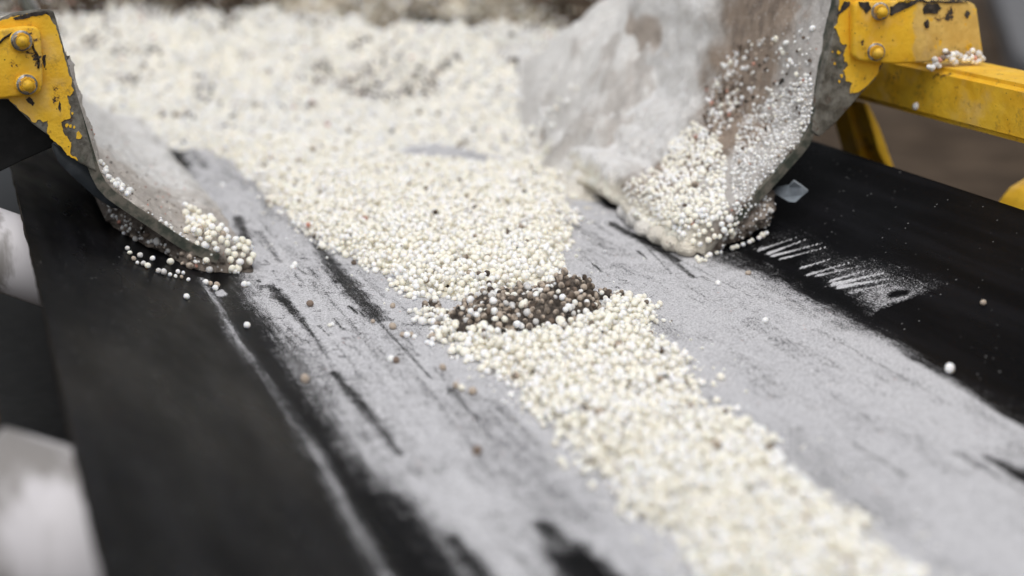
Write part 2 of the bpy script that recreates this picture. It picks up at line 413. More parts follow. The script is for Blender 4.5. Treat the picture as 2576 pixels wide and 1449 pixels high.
for k in range(70):                                # long soft drag streaks along the belt travel
    x0 = random.choice((random.uniform(.165, .30), random.uniform(.165, .26), random.uniform(.36, .50))); y0 = random.uniform(.5, 1.25); ln = random.uniform(.04, .16)
    wd = random.uniform(.0008, .0032)
    pA, pB = proj(np.array([x0, y0, 0.0])), proj(np.array([x0 + random.uniform(-.002, .002), y0 - ln, 0.0]))
    cut = np.maximum(cut, capsule(pA, pB, wd, wd * random.uniform(.3, 1), random.uniform(.12, .45), .5) * (0.55 + 0.9 * np.clip(streak + .4, 0, 1)))
mott = ss(0.10, 0.32, fbm(np.stack([BX, BY * .45, BX * 0], -1), 75, 4, 23)) * 0.15
cut = np.maximum(cut, mott)
for a, b, w0, w1, s in (((1430, 560), (1560, 640), .004, .010, .25), ((1960, 1080), (2200, 1280), .012, .02, .22), ((760, 860), (1050, 1180), .010, .014, .20), ((1180, 1000), (1420, 1300), .012, .018, .24), ((1640, 800), (1700, 850), .006, .01, .2)):
    cut = np.maximum(cut, capsule(a, b, w0, w1, s, .5))
dust = dust * np.clip((1 - np.clip(cut, 0, .97)) / (1 - cut0), 0, 1)
add = np.zeros_like(BX)
for a, b, w0, s in (((835, 235), (1060, 118), .0012, .5), ((870, 240), (1060, 150), .0024, 1.), ((930, 262), (1110, 168), .0028, 1.1), ((955, 280), (1190, 192), .0024, 1.1), ((1005, 300), (1235, 215), .002, 1.0),
                 ((1140, 357), (1290, 292), .0022, 1.1), ((1185, 400), (1390, 315), .0024, 1.0), ((1240, 408), (1480, 330), .002, .9), ((1335, 440), (1500, 368), .0024, 1.1),
                 ((1350, 462), (1590, 385), .0032, 1.2), ((1385, 480), (1620, 425), .0030, 1.2), ((1470, 512), (1650, 455), .0035, .8), ((1290, 480), (1360, 440), .0012, .5)):
    add = np.maximum(add, capsule(c2(*a), c2(a[0] + 1.35 * (b[0] - a[0]), a[1] + 0.95 * (b[1] - a[1])), w0 * 0.9, w0 * 0.12, s * 0.78, 0.12))
PX = proj(np.stack([BX, BY, prof(BX)], -1)); qx, qy = PX[..., 0], PX[..., 1]
def soft_poly(poly, level, blur):
    """soft dust patch on the belt from an outline traced on it; distance measured on the belt"""
    q = np.array([at_belt(*p)[:2] for p in poly]); ins = inpoly(BX, BY, q)
    dmin = np.full(BX.shape, 9.0)
    for i in range(len(q)):
        a, b = q[i], q[(i + 1) % len(q)]; d = b - a
        t = np.clip(((BX - a[0]) * d[0] + (BY - a[1]) * d[1]) / (d @ d), 0, 1)
        dmin = np.minimum(dmin, np.hypot(BX - a[0] - t * d[0], BY - a[1] - t * d[1]))
    return ss(-blur, blur, np.where(ins, dmin, -dmin)) * level
add = np.maximum(add, soft_poly([c2(*p) for p in ((1160, 320), (1260, 270), (1700, 330), (2050, 470), (1760, 520), (1560, 520), (1380, 470))], .36, .014))
add = np.maximum(add, soft_poly([c2(*p) for p in ((860, 150), (1150, 100), (1300, 250), (1700, 330), (2100, 470), (1300, 330))], .20, .012))
tri = soft_poly([c2(*p) for p in ((1430, 490), (1600, 650), (1990, 495), (1780, 440))], .52, .010) * (~inpoly(BX, BY, np.array([at_belt(*c2(*p))[:2] for p in ((1600, 648), (1990, 492), (2400, 640), (2300, 1000), (1900, 900))])))
add = np.maximum(add, tri)
add = add * (1 - capsule(c2(1740, 525), c2(1800, 520), .004, .003, 1.0, .1))
add = np.maximum(add, soft_poly([(540, 733), (560, 728), (572, 740), (560, 748), (545, 745)], .9, .002))
add = np.maximum(add, soft_poly([(540, 715), (600, 712), (700, 800), (720, 860), (650, 800)], .25, .012))
dust = np.clip(np.maximum(dust, add), 0, 1.15)
film = ss(-0.001, 0.02, XL - 0.005 - BX) * ss(0.60, 0.66, BY + (BX - 0.09) * 0.35) * (1 - ss(0.92, 1.0, BY)) * 0.9
BZ = prof(BX) + np.clip(dust, 0, 1) * 0.00035
edge = np.minimum(BX - EL, ER - BX)
Vt = np.stack([BX, BY, BZ], -1).reshape(-1, 3)
me = np_mesh('conveyor_belt', Vt, grid_faces(len(bx), len(by)))
set_float(me, 'dust', dust); set_float(me, 'film', film)
belt = link('conveyor_belt', me, M_BELT)
tag(belt, 'black troughed rubber conveyor belt coated with pale grey dust', 'conveyor belt')
M_EDGE = m_plain('frayed_belt_edge', (0.022, 0.017, 0.012), (0.060, 0.046, 0.032), 300, 0.9, 0.1, 0.002, (1, 0.5, 1))
ux = np.concatenate([[EL], np.linspace(EL, ER, 40), [ER]]); uz = prof(ux) - 0.008; uz[0] += 0.008; uz[-1] += 0.008
uy = by[::6]
UX, UY = np.meshgrid(ux, uy, indexing='ij'); UZ = np.repeat(uz[:, None], len(uy), 1)
Vu = np.stack([UX, UY, UZ], -1).reshape(-1, 3)
fu = np.arange(len(Vu)).reshape(len(ux), len(uy)); n3 = 0.0012 * fbm(Vu, 200, 2, 9).reshape(UX.shape)
Vu = Vu.reshape(len(ux), len(uy), 3); Vu[1, :, 0] += n3[1]; Vu[-2, :, 0] += n3[-2]; Vu = Vu.reshape(-1, 3)
link('belt_underside', np_mesh('belt_underside', Vu, grid_faces(len(ux), len(uy), flip=True)), M_EDGE, belt)
rx = np.linspace(-0.03, 0.70, 12); ry = np.linspace(-0.6, 2.6, 8)
RX, RY = np.meshgrid(rx, ry, indexing='ij')
bm = bmesh.new(); bmesh.ops.create_cube(bm, size=1, matrix=Matrix.Translation((0.335, 1.0, -0.155)) @ Matrix.Diagonal((0.66, 3.2, 0.010, 1)))
bm_obj('return_strand', bm, M_RUBBER, belt)

# ------------------------------------------------------------------ idler rollers at the left edge
def roller(px, py, rad, label, ext):
    e = at_belt(px, py); y0 = e[1]
    ax = Vector((math.cos(math.radians(25)), 0, -math.sin(math.radians(25)))); nz = Vector((math.sin(math.radians(25)), 0, math.cos(math.radians(25))))
    edge_p = Vector((EL, y0, float(prof(EL)) - 0.008)); c0 = edge_p - nz * (rad + 0.001)
    root = empty('idler_roller', c0 - ax * ext); tag(root, label, 'roller', 'white idler rollers under the left belt edge')
    bm = bmesh.new(); tube_bm(bm, c0 - ax * ext, c0 + ax * 0.125, rad, 64)
    bmesh.ops.bevel(bm, geom=[q for q in bm.edges if len(q.link_faces) == 2 and any(len(f.verts) > 4 for f in q.link_faces)], offset=0.004, segments=3, affect='EDGES')
    s = bm_obj('roller_shell', bm, M_ROLL, root, True)
    bm = bmesh.new(); tube_bm(bm, c0 - ax * (ext + 0.022), c0 - ax * (ext - 0.002), 0.009, 20)
    bm_obj('axle', bm, M_DARK, root, True)
    q = c0 - ax * (ext + 0.014)
    bm = bmesh.new(); bmesh.ops.create_cube(bm, size=1, matrix=Matrix.Translation(q + Vector((0, 0, -0.05))) @ Matrix.Diagonal((0.006, 0.05, 0.13, 1)))
    bmesh.ops.bevel(bm, geom=bm.edges[:], offset=0.0015, segments=2, affect='EDGES')
    bm_obj('bracket', bm, M_DARK, root)
roller(52, 510, 0.027, 'white idler roller below the left skirt, clean and half hidden by the belt edge', 0.075)
roller(188, 1085, 0.035, 'white idler roller with dark smears, nearest to the viewer at lower left', 0.030)

tray = bmesh.new()  # dark tray added so the shaded void under the belt edge reads black
for (cx_, cz_, sx_, sz_) in ((0.30, -0.215, 1.10, 0.006), (-0.247, -0.155, 0.006, 0.114)):
    bmesh.ops.create_cube(tray, size=1, matrix=Matrix.Translation((cx_, 1.0, cz_)) @ Matrix.Diagonal((sx_, 3.2, sz_, 1)))
tag(bm_obj('void_backing_tray', tray, M_DARK), 'dark steel tray added to blacken the void below the left belt edge and rollers', 'added backing tray')

# ------------------------------------------------------------------ granule factory
def ico(sub):
    bm = bmesh.new(); bmesh.ops.create_icosphere(bm, subdivisions=sub, radius=1.0)
    V = np.array([v.co[:] for v in bm.verts]); Fc = np.array([[v.index for v in f.verts] for f in bm.faces]); bm.free()
    return V, Fc
def lumps(sub, n, seed):
    V, Fc = ico(sub); L = []
    for k in range(n):
        d = 1 + 0.13 * vnoise(V + k * 7.3 + seed, 1.1, k) + 0.09 * vnoise(V + k * 3.1 + seed, 2.3, k + 40)
        if k % 5 == 4: d = d * (1 + 0.28 * np.maximum(0, V[:, 0]) ** 3)        # twinned granule
        sca = 1 + 0.14 * (np.array([hash3(np.int64(k), np.int64(a), np.int64(seed), 2) for a in range(3)]) - 0.5)
        L.append(V * d[:, None] * sca)
    return np.array(L), Fc
SH42, FC42 = lumps(2, 14, 3); SH12, FC12 = lumps(1, 8, 5); SH162, FC162 = lumps(3, 12, 9)
def rot_rand(n):
    q = rng.normal(size=(n, 4)); q /= np.linalg.norm(q, axis=1, keepdims=True); a, b, c, d = q.T
    return np.stack([np.stack([1 - 2 * (c * c + d * d), 2 * (b * c - a * d), 2 * (b * d + a * c)], -1),
                     np.stack([2 * (b * c + a * d), 1 - 2 * (b * b + d * d), 2 * (c * d - a * b)], -1),
                     np.stack([2 * (b * d - a * c), 2 * (c * d + a * b), 1 - 2 * (b * b + c * c)], -1)], 1)
CREAM = np.array([0.885, 0.85, 0.745]); WHITE = np.array([0.90, 0.895, 0.885]); TAN = np.array([0.46, 0.39, 0.325]); BROWN = np.array([0.175, 0.135, 0.108]); RED = np.array([0.62, 0.32, 0.25]); GREYW = np.array([0.62, 0.61, 0.60]); BLACK = np.array([0.03, 0.027, 0.024])
def colors(n, wts):
    pal = np.array([CREAM, WHITE, TAN, BROWN, RED, GREYW, BLACK]); wts = np.array(wts, float); wts /= wts.sum()
    k = rng.choice(7, n, p=wts); c = pal[k] * (1 + 0.04 * rng.normal(size=(n, 1)))
    mixf = rng.random((n, 1)) * 0.5 * (k < 2)[:, None]
    c = c * (1 - mixf) + (CREAM + WHITE) / 2 * mixf
    return np.clip(c, 0.01, 0.92)
def granule_arrays(C, r, cols, lod=42, spread=0.10):
    C = np.asarray(C); n = len(C); SH, Fc = (SH42, FC42) if lod == 42 else (SH12, FC12)
    k = rng.integers(0, len(SH), n); L = SH[k]
    sc3 = 1 + spread * rng.normal(size=(n, 1, 3)); L = L * np.clip(sc3, 0.72, 1.32)
    V = np.einsum('nij,nvj->nvi', rot_rand(n), L) * np.asarray(r)[:, None, None] + C[:, None, :]
    m = L.shape[1]; lum = np.asarray(cols).mean(1)
    dirty = ((lum < 0.5) & (lum > 0.12)).astype(float)[:, None, None]
    nz = vnoise(V.reshape(-1, 3), 520, 71).reshape(n, m, 1) + 0.5
    VC = (np.asarray(cols)[:, None, :] * (1 - dirty * 0.62 * ss(0.40, 0.68, nz))).reshape(-1, 3)
    Fx = Fc[None] + (np.arange(n) * m)[:, None, None]
    return V.reshape(-1, 3), Fx.reshape(-1, 3), VC
def granule_mass(name, parts, parent=None):
    Vs, Fs, Cs, o = [], [], [], 0
    for V, Fc, c in parts:
        Vs.append(V); Fs.append(Fc + o); Cs.append(c); o += len(V)
    me = np_mesh(name, np.concatenate(Vs), np.concatenate(Fs)); set_col(me, 'col', np.concatenate(Cs))
    return link(name, me, M_GRAN, parent)
CELL = 0.0062
class Pile:
    def __init__(s): s.g = {}; s.items = []
    def near(s, x, y):
        i, j = int(x // CELL), int(y // CELL)
        for a in (i - 1, i, i + 1):
            for b in (j - 1, j, j + 1):
                yield from s.g.get((a, b), ())
    def rest(s, x, y, r, base):
        z = base + r * 0.92
        for (x2, y2, z2, r2) in s.near(x, y):
            d2 = (x - x2) ** 2 + (y - y2) ** 2; R_ = (r + r2) * 0.96
            if d2 < R_ * R_:
                zz = z2 + math.sqrt(R_ * R_ - d2)
                if zz > z: z = zz
        return z
    def add(s, x, y, z, r):
        s.g.setdefault((int(x // CELL), int(y // CELL)), []).append((x, y, z, r)); s.items.append((x, y, z, r))
    def drop(s, x, y, r, basef, tries=5, hop=1.3, zmax=9):
        best = None
        for t in range(tries):
            xx, yy = (x, y) if t == 0 else (x + random.gauss(0, hop * r), y + random.gauss(0, hop * r))
            b = basef(xx, yy)
            z = s.rest(xx, yy, r, b)
            if best is None or z - b < best[3]: best = (xx, yy, z, z - b)
        if best[3] < zmax: s.add(best[0], best[1], best[2], r); return best[:3]
        return None
def rad(mean=0.00185, sd=0.00042):
    if mean == 0.00185 and random.random() < 0.14: return random.uniform(0.0007, 0.0013)
    return min(0.0029, max(0.0010, random.gauss(mean, sd)))
def bz(x, y): return float(TW * 0.5 * (max(XL - x, x - XR) + math.sqrt(max(XL - x, x - XR) ** 2 + SM * SM)))

# ------------------------------------------------------------------ skirt boards
def sk_profile(side):
    """cross-section of the inner face from the tip on the belt to the top"""
    if side == 'left':
        tip = np.array([0.1765, 0.006]); k1 = np.array([0.138, 0.024]); C = np.array([0.0830, 0.069]); U = np.array([0.0655, 0.150])
    else:
        tip = np.array([0.4900, 0.006]); k1 = np.array([0.523, 0.036]); C = np.array([0.5735, 0.0860]); U = np.array([0.612, 0.300])
    return np.array([tip, k1, C, U])
def samp(P, n_per):
    out = []
    for i in range(len(P) - 1):
        for t in range(n_per[i]): out.append(P[i] + (P[i + 1] - P[i]) * t / n_per[i])
    out.append(P[-1]); return np.array(out)
def smooth_curve(Q, it):
    Q = Q.copy()
    for _ in range(it): Q[1:-1] = 0.25 * Q[:-2] + 0.5 * Q[1:-1] + 0.25 * Q[2:]
    return Q
def crust_body(side, yf, y1, parent):
    sgn = 1 if side == 'left' else -1                       # inward direction in X
    P = sk_profile(side); inner = smooth_curve(samp(P, (22, 28, 40)), 14)
    tang = np.gradient(inner, axis=0); tang /= np.linalg.norm(tang, axis=1, keepdims=True)
    nrm = np.stack([tang[:, 1], -tang[:, 0]], 1); nrm = nrm * np.sign((nrm[:, 0] * sgn).sum())
    n = len(inner)
    ys = np.concatenate([np.linspace(yf, yf + 0.30, 150), np.linspace(yf + 0.304, y1, 90)])
    S = np.linspace(0, 1, n)
    rows = []
    for y in ys:
        d = y - yf
        lip = math.sqrt(max(0.0, 1 - (1 - min(1, d / 0.012)) ** 2))
        pts3 = np.stack([inner[:, 0], np.full(n, y), inner[:, 1]], 1)
        q = pts3 * [1, 0.55, 1]
        th = (0.0028 if side == 'left' else 0.0048) + (0.004 if side == 'left' else 0.010) * fbm(q, 26, 4, 21 if side == 'left' else 37) + 0.0045 * fbm(q, 110, 4, 8)
        bul = 0.007 * np.exp(-((S - 0.10) / 0.09) ** 2)
        if side == 'right': bul = bul + 0.014 * np.exp(-((S - 0.07) / 0.10) ** 2) * (0.7 + 0.9 * vnoise(np.array([[0.5, y, 0.2]]), 42, 4)[0]) + 0.008 * np.exp(-((S - 0.30) / 0.12) ** 2) * math.exp(-((d - 0.07) / 0.05) ** 2)
        th = np.maximum(0.0012, th + bul) * lip
        lob = (0.005 if side == 'left' else 0.010) * fbm(np.array([[0.7, y, 0.4]]), 34, 3, 95)[0]
        shift = (-sgn) * ((0.014 * ss(0.05, 0.20, d) if side == 'right' else 0.0) + lob * ss(0.0, 0.02, d)) * (1 - ss(0.0, 0.42, S))
        base = inner + np.stack([shift, 0 * S], 1)
        I = base + nrm * th[:, None]
        # nose and underside
        t0 = inner[0]; under = base[:45:4] - nrm[:45:4] * 0.006; under[:, 1] = np.maximum(under[:, 1], prof(under[:, 0]) + 0.0015)
        I[:, 1] = np.maximum(I[:, 1], prof(I[:, 0]) + 0.002)
        out_n = lip * ((0.0045 if side == 'left' else 0.0085) + 0.0085 * fbm(np.array([[0.3, y, 0.1]]), 38, 4, 90)[0])
        ang = np.linspace(0, math.pi, 7)[1:-1]; mid_ = 0.5 * (I[0] + under[0]); hv = I[0] - mid_
        nose = mid_ + np.cos(ang)[:, None] * hv + np.sin(ang)[:, None] * np.array([sgn * max(0.0012, out_n), 0.0])
        nose[:, 1] = np.maximum(nose[:, 1], prof(nose[:, 0]) + 0.0012)
        row = np.concatenate([I[::-1], nose, under])
        yo = np.zeros(len(row)); yo[:n] = (0.012 * ss(0.56, 0.66, S) * (1 if side == 'left' else 0.5))[::-1] * (1 - ss(0.1, 0.3, d))
        rows.append(np.stack([row[:, 0], y + yo, row[:, 1]], 1))
    V = np.array(rows); nv = V.shape[1]
    V0 = V.reshape(-1, 3)
    # ragged front edge and crumbly surface
    fr = np.clip(1 - (V0[:, 1] - yf) / 0.03, 0, 1)
    V0[:, 1] += fr * 0.006 * fbm(V0 * [1, 0.2, 1], 70, 4, 2)
    V0 += (0.0011 * np.stack([fbm(V0, 330, 2, 61), fbm(V0, 330, 2, 62), fbm(V0, 330, 2, 63)], 1))
    Fc = grid_faces(len(ys), nv)
    # front cap as a strip between inner face and underside
    nu = len(range(0, 45, 4)); tri = []
    idx_in = lambda q: n - 1 - q
    for k in range(nu - 1):
        u0, u1 = n + 5 + k, n + 6 + k
        tri.append([u0, u1, idx_in(4 * k + 4)])
        for q in range(4 * k, 4 * k + 4): tri.append([u0, idx_in(q + 1), idx_in(q)])
    for k in range(5): tri.append([n + k, n + k + 1, idx_in(0)])
    Vc = V0
    me = bpy.data.meshes.new('crust'); me.from_pydata(Vc.tolist(), [], Fc.tolist() + tri); me.update()
    for p_ in me.polygons: p_.use_smooth = True
    return me, Vc, n, nv, len(ys), inner, nrm

def steel_plate(side, yf, y1, parent):
    sgn = 1 if side == 'left' else -1
    P = sk_profile(side); inner = smooth_curve(samp(P[:], (6, 10, 10)), 2)
    tang = np.gradient(inner, axis=0); tang /= np.linalg.norm(tang, axis=1, keepdims=True)
    nrm = np.stack([tang[:, 1], -tang[:, 0]], 1); nrm = nrm * np.sign((nrm[:, 0] * sgn).sum())
    k0 = 3
    a = inner[k0:] ; b = inner[k0:] - nrm[k0:] * 0.0068
    loop = np.concatenate([a, b[::-1]])
    bm = bmesh.new()
    ys = [yf, y1]
    A = [bm.verts.new((p[0], yf + 0.0, p[1])) for p in loop]; B = [bm.verts.new((p[0], y1, p[1])) for p in loop]
    n = len(loop); m = n // 2
    for i in range(n): bm.faces.new((A[i], A[(i + 1) % n], B[(i + 1) % n], B[i]))
    for i in range(m - 1):
        bm.faces.new((A[i], A[i + 1], A[n - 2 - i], A[n - 1 - i])); bm.faces.new((B[i], B[i + 1], B[n - 2 - i], B[n - 1 - i]))
    return bm_obj('side_plate', bm, M_OLDSTEEL, parent)

YL, YR = 1.055, 0.985                                # front planes of the two skirts
left = empty('skirt_board', (0.13, YL, 0.02)); tag(left, 'left skirt plate of the chute with flaking yellow flange and smooth grey crust', 'skirt plate')
rightb = empty('skirt_board', (0.53, YR, 0.02)); tag(rightb, 'right skirt plate of the chute covered in thick caked powder and stuck granules', 'skirt plate')
steel_plate('left', YL - 0.0025, 1.62, left); steel_plate('right', YR - 0.0025, 1.325, rightb)

BV = []                                              # surfaces that granules can rest on
def crust_colour_left(V):
    px = proj(V); d = V[:, 1] - YL; n = fbm(V, 45, 4, 71); n2 = fbm(V, 130, 3, 74)
    base = np.array([0.58, 0.54, 0.50]) + 0.0 * V
    white = np.array([0.84, 0.835, 0.82])
    f = ss(0.10, 0.24, d + 0.10 * n)[:, None]; c = base * (1 - f) + white * f
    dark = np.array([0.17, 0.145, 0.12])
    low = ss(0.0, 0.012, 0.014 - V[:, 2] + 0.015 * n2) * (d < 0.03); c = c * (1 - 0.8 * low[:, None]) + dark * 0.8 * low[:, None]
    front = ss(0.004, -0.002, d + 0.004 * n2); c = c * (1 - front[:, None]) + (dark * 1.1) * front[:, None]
    return c * (1 + 0.30 * n2[:, None])
def crust_colour_right(V):
    px = proj(V); d = V[:, 1] - YR; n = fbm(V, 38, 4, 81); n2 = fbm(V, 130, 3, 84); n3 = fbm(V * [1, .4, 1], 24, 4, 89)
    white = np.array([0.85, 0.845, 0.835]); brown = np.array([0.40, 0.325, 0.265]); grey = np.array([0.56, 0.54, 0.52]); cream = np.array([0.84, 0.80, 0.70]); dark = np.array([0.16, 0.13, 0.11])
    h = V[:, 2]
    # a brown band climbs along the wall behind a grey gritty zone near the front edge
    u = d - 1.0 * (h - 0.03)
    c = grey + 0 * V
    e1 = d + 0.05 * n; e2 = d + 0.06 * n3 + 0.03 * n
    band = ss(0.035, 0.065, e1) * (1 - ss(0.125, 0.185, e2)) * ss(0.012, 0.03, h)
    c = c * (1 - band[:, None]) + brown * band[:, None]
    wf = ss(0.125, 0.185, e2)[:, None]; c = c * (1 - wf) + white * wf
    patch = (ss(0.14, 0.26, n3) * ss(0.18, 0.24, d) * (1 - ss(0.55, 0.7, d)))[:, None]; c = c * (1 - 0.75 * patch) + brown * 1.1 * 0.75 * patch
    lo = (ss(0.034, 0.018, h + 0.012 * n))[:, None]; c = c * (1 - lo) + cream * lo
    dk = (ss(0.06, 0.18, n2) * band)[:, None]; c = c * (1 - 0.6 * dk) + dark * 0.6 * dk
    front = (ss(0.003, -0.003, d + 0.004 * n2) * ss(0.006, 0.012, h))[:, None]; c = c * (1 - front) + dark * 1.3 * front
    return c * (1 + 0.26 * n2[:, None])
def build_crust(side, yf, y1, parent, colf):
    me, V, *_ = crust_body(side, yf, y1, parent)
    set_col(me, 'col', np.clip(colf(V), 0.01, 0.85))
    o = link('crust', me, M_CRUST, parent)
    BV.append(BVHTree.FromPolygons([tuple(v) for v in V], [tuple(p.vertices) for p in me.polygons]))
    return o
for (x_, y_, r_, wt) in ((1556, 500, .0095, 1), (1578, 522, .0085, 1), (1574, 552, .0075, 1), (1600, 574, .0090, .8), (1622, 598, .0080, .6), (1655, 616, .0085, .3), (1690, 634, .0085, .1), (1722, 645, .0075, 0)):
    p_ = at_belt(x_ - 2, y_); bmL = bmesh.new(); bmesh.ops.create_icosphere(bmL, subdivisions=5, radius=1.0)
    VL = np.array([v.co[:] for v in bmL.verts]); FL = np.array([[v.index for v in f.verts] for f in bmL.faces]); bmL.free()
    VL = VL * (1 + 0.22 * fbm(VL + x_, 1.3, 3, 31) + 0.05 * fbm(VL + x_, 7, 3, 33))[:, None] * [r_ * 1.0, r_ * 1.5, r_ * 0.85] + [p_[0] + r_ * .35, p_[1] + .002, r_ * 0.80]
    VL[:, 2] = np.maximum(VL[:, 2], 0.0010)
    meL = np_mesh('powder_lump', VL, FL); cl_ = np.array([0.84, 0.835, 0.82]) * wt + np.array([0.84, 0.79, 0.68]) * (1 - wt)
    set_col(meL, 'col', np.clip(cl_ * (1 + 0.12 * fbm(VL, 200, 3, 5)[:, None]), 0, .88)); link('powder_lump', meL, M_CRUST, rightb)
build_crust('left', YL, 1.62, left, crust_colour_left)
build_crust('right', YR, 1.325, rightb, crust_colour_right)

def residue(name, outline, yfun, depth, col, parent, seed, step=3.0, bulge=0.010):
    """crumbly lump under a plate: front face over a pixel outline in the plane y, pushed back by depth"""
    xs = [p[0] for p in outline]; ys_ = [p[1] for p in outline]
    gx_ = np.arange(min(xs), max(xs) + step, step); gy_ = np.arange(min(ys_), max(ys_) + step, step)
    A, B = np.meshgrid(gx_, gy_, indexing='ij'); ins = inpoly(A, B, outline)
    dm = np.full(A.shape, 1e9)
    for i in range(len(outline)):
        a = np.array(outline[i], float); b = np.array(outline[(i + 1) % len(outline)], float); d = b - a
        t = np.clip(((A - a[0]) * d[0] + (B - a[1]) * d[1]) / (d @ d), 0, 1); dm = np.minimum(dm, np.hypot(A - a[0] - t * d[0], B - a[1] - t * d[1]))
    dm = np.where(ins, dm, -dm) * 0.00026
    keep = dm > -0.0012
    V = np.array([at_y(A[i, j], B[i, j], yfun(A[i, j], B[i, j])) for i in range(len(gx_)) for j in range(len(gy_))])
    rnd = np.sqrt(np.clip(dm / 0.009, 0, 1)).ravel()
    V[:, 1] -= (rnd - 1) * bulge
    V[:, 1] += 0.010 * fbm(V * [1, .1, 1], 75, 5, seed, 0.62) 
    V[:, [0, 2]] += 0.0025 * np.stack([fbm(V, 160, 3, seed + 7), fbm(V, 160, 3, seed + 9)], 1)
    V[:, 2] = np.maximum(V[:, 2], prof(V[:, 0]) + 0.0006)
    nb = len(V); Vb = V.copy(); Vb[:, 1] += depth
    k = keep; ids = np.arange(nb).reshape(A.shape); faces = []
    q = k[:-1, :-1] & k[1:, :-1] & k[1:, 1:] & k[:-1, 1:]
    I, J = np.nonzero(q); qs = set(zip(I.tolist(), J.tolist()))
    for i, j in qs:
        f = [ids[i, j], ids[i + 1, j], ids[i + 1, j + 1], ids[i, j + 1]]; faces.append(f); faces.append([x + nb for x in f[::-1]])
        for (di, dj, e0, e1) in ((-1, 0, (i, j), (i, j + 1)), (1, 0, (i + 1, j), (i + 1, j + 1)), (0, -1, (i, j), (i + 1, j)), (0, 1, (i, j + 1), (i + 1, j + 1))):
            if (i + di, j + dj) not in qs: faces.append([ids[e0], ids[e1], ids[e1] + nb, ids[e0] + nb])
    Va = np.concatenate([V, Vb]); used = np.unique(np.array(faces).ravel()); mp = -np.ones(len(Va), int); mp[used] = np.arange(len(used))
    me = bpy.data.meshes.new(name); me.from_pydata(Va[used].tolist(), [], [[int(mp[x]) for x in f] for f in faces]); me.update()
    n2 = fbm(Va[used], 110, 4, seed + 3)[:, None]; n1 = fbm(Va[used], 40, 3, seed + 4)[:, None]
    set_col(me, 'col', np.clip(np.array(col) * (1 + 0.9 * n2 + 0.5 * n1), 0.015, 0.8))
    for p_ in me.polygons: p_.use_smooth = True
    o = link(name, me, M_CRUST, parent)
    bmx = bmesh.new(); bmx.from_mesh(me); bmesh.ops.recalc_face_normals(bmx, faces=bmx.faces); bmx.to_mesh(me); bmx.free()
    BV.append(BVHTree.FromPolygons([v.co[:] for v in me.vertices], [tuple(p.vertices) for p in me.polygons]))
    return o
residue('residue', [(258, 505), (300, 520), (366, 552), (454, 615), (500, 638), (560, 655), (640, 690), (648, 702), (600, 716), (540, 722), (490, 712), (440, 692), (390, 668), (340, 640), (300, 600), (270, 560)],
        lambda x, y: 1.050 + 0.00022 * max(0, 480 - x), 0.09, (0.215, 0.185, 0.160), left, 301)
residue('residue', [(1770, 640), (1800, 610), (1850, 560), (1900, 500), (1945, 480), (1965, 495), (1962, 535), (1940, 572), (1895, 600), (1850, 622), (1800, 645), (1775, 652)],
        lambda x, y: 0.983, 0.09, (0.25, 0.215, 0.185), rightb, 331)

# flanges, paint, gussets ---------------------------------------------------
def pxpoly(pts, y): return [at_y(p[0], p[1], y) for p in pts]
fl = [(135, 28), (121, 26), (95, 24), (30, 33), (0, 48), (-60, 60), (-120, 80), (-120, 262), (-40, 255), (20, 250), (50, 280), (80, 310), (120, 340), (165, 375), (190, 405), (243, 432), (200, 260), (170, 155), (143, 55)]
prism('flange', pxpoly(fl, YL - 0.004), (0, 0.006, 0), M_STEEL, left, 0.0012)
paintL = [(-115, 85, 1), (-60, 64, 1), (0, 53, 2), (34, 40, 3), (95, 33, 3), (125, 40, 2), (138, 62, 2), (155, 115, 2), (170, 165, 2), (183, 215, 3), (186, 226, 5), (172, 245, 6), (170, 290, 7), (155, 306, 7), (163, 338, 7), (177, 370, 5), (192, 402, 3), (178, 398, 3), (160, 376, 3), (135, 350, 3), (121, 338, 5), (118, 310, 6), (96, 300, 5), (80, 305, 2), (50, 277, 2), (20, 248, 1), (-40, 252, 1), (-115, 258, 1)]
def paint_coat(outline, y, parent, seed, mat_, thick=0.0007):
    return prism('paint_coat', pxpoly(ragged(outline, 2.5, 3, seed), y), (0, thick, 0), mat_, parent)
paint_coat(paintL, YL - 0.0047, left, 3, M_PAINT)
for (x, y, s, sd) in ((198, 342, 9, 5), (168, 315, 5, 6), (177, 317, 4, 7), (187, 320, 3, 8), (182, 285, 3, 9)):
    pts = [(x + s * math.cos(a) * random.uniform(.6, 1.1), y + 1.3 * s * math.sin(a) * random.uniform(.6, 1.1)) for a in np.linspace(0, 2 * math.pi, 9)[:-1]]
    prism('paint_flake', pxpoly(pts, YL - 0.0046), (0, 0.0006, 0), M_PAINT, left)
fr = [(2122, -60), (2110, 0), (2097, 75), (2072, 175), (2047, 300), (2044, 330), (2062, 345), (2102, 310), (2142, 265), (2167, 235), (2202, 200), (2222, 162), (2240, 60), (2245, -60)]
prism('flange', pxpoly(fr, YR - 0.004), (0, 0.006, 0), M_STEEL, rightb, 0.0012)
paintR = [(2128, -55, 1), (2117, 0, 4), (2107, 60, 6), (2102, 72, 6), (2120, 95, 8), (2124, 140, 8), (2132, 190, 9), (2138, 232, 5), (2160, 236, 3), (2172, 226, 2), (2200, 197, 2), (2219, 162, 1), (2237, 60, 1), (2242, -55, 1)]
paint_coat(paintR, YR - 0.0047, rightb, 13, M_PAINT)
for (x, y, s, sd) in ((2110, 132, 5, 5), (2100, 160, 3, 6), (2118, 190, 4, 7), (2095, 130, 2, 8), (2112, 205, 3, 9)):
    pts = [(x + s * math.cos(a) * random.uniform(.5, 1.1), y + 1.4 * s * math.sin(a) * random.uniform(.5, 1.1)) for a in np.linspace(0, 2 * math.pi, 9)[:-1]]
    prism('paint_flake', pxpoly(pts, YR - 0.0046), (0, 0.0006, 0), M_PAINT, rightb)

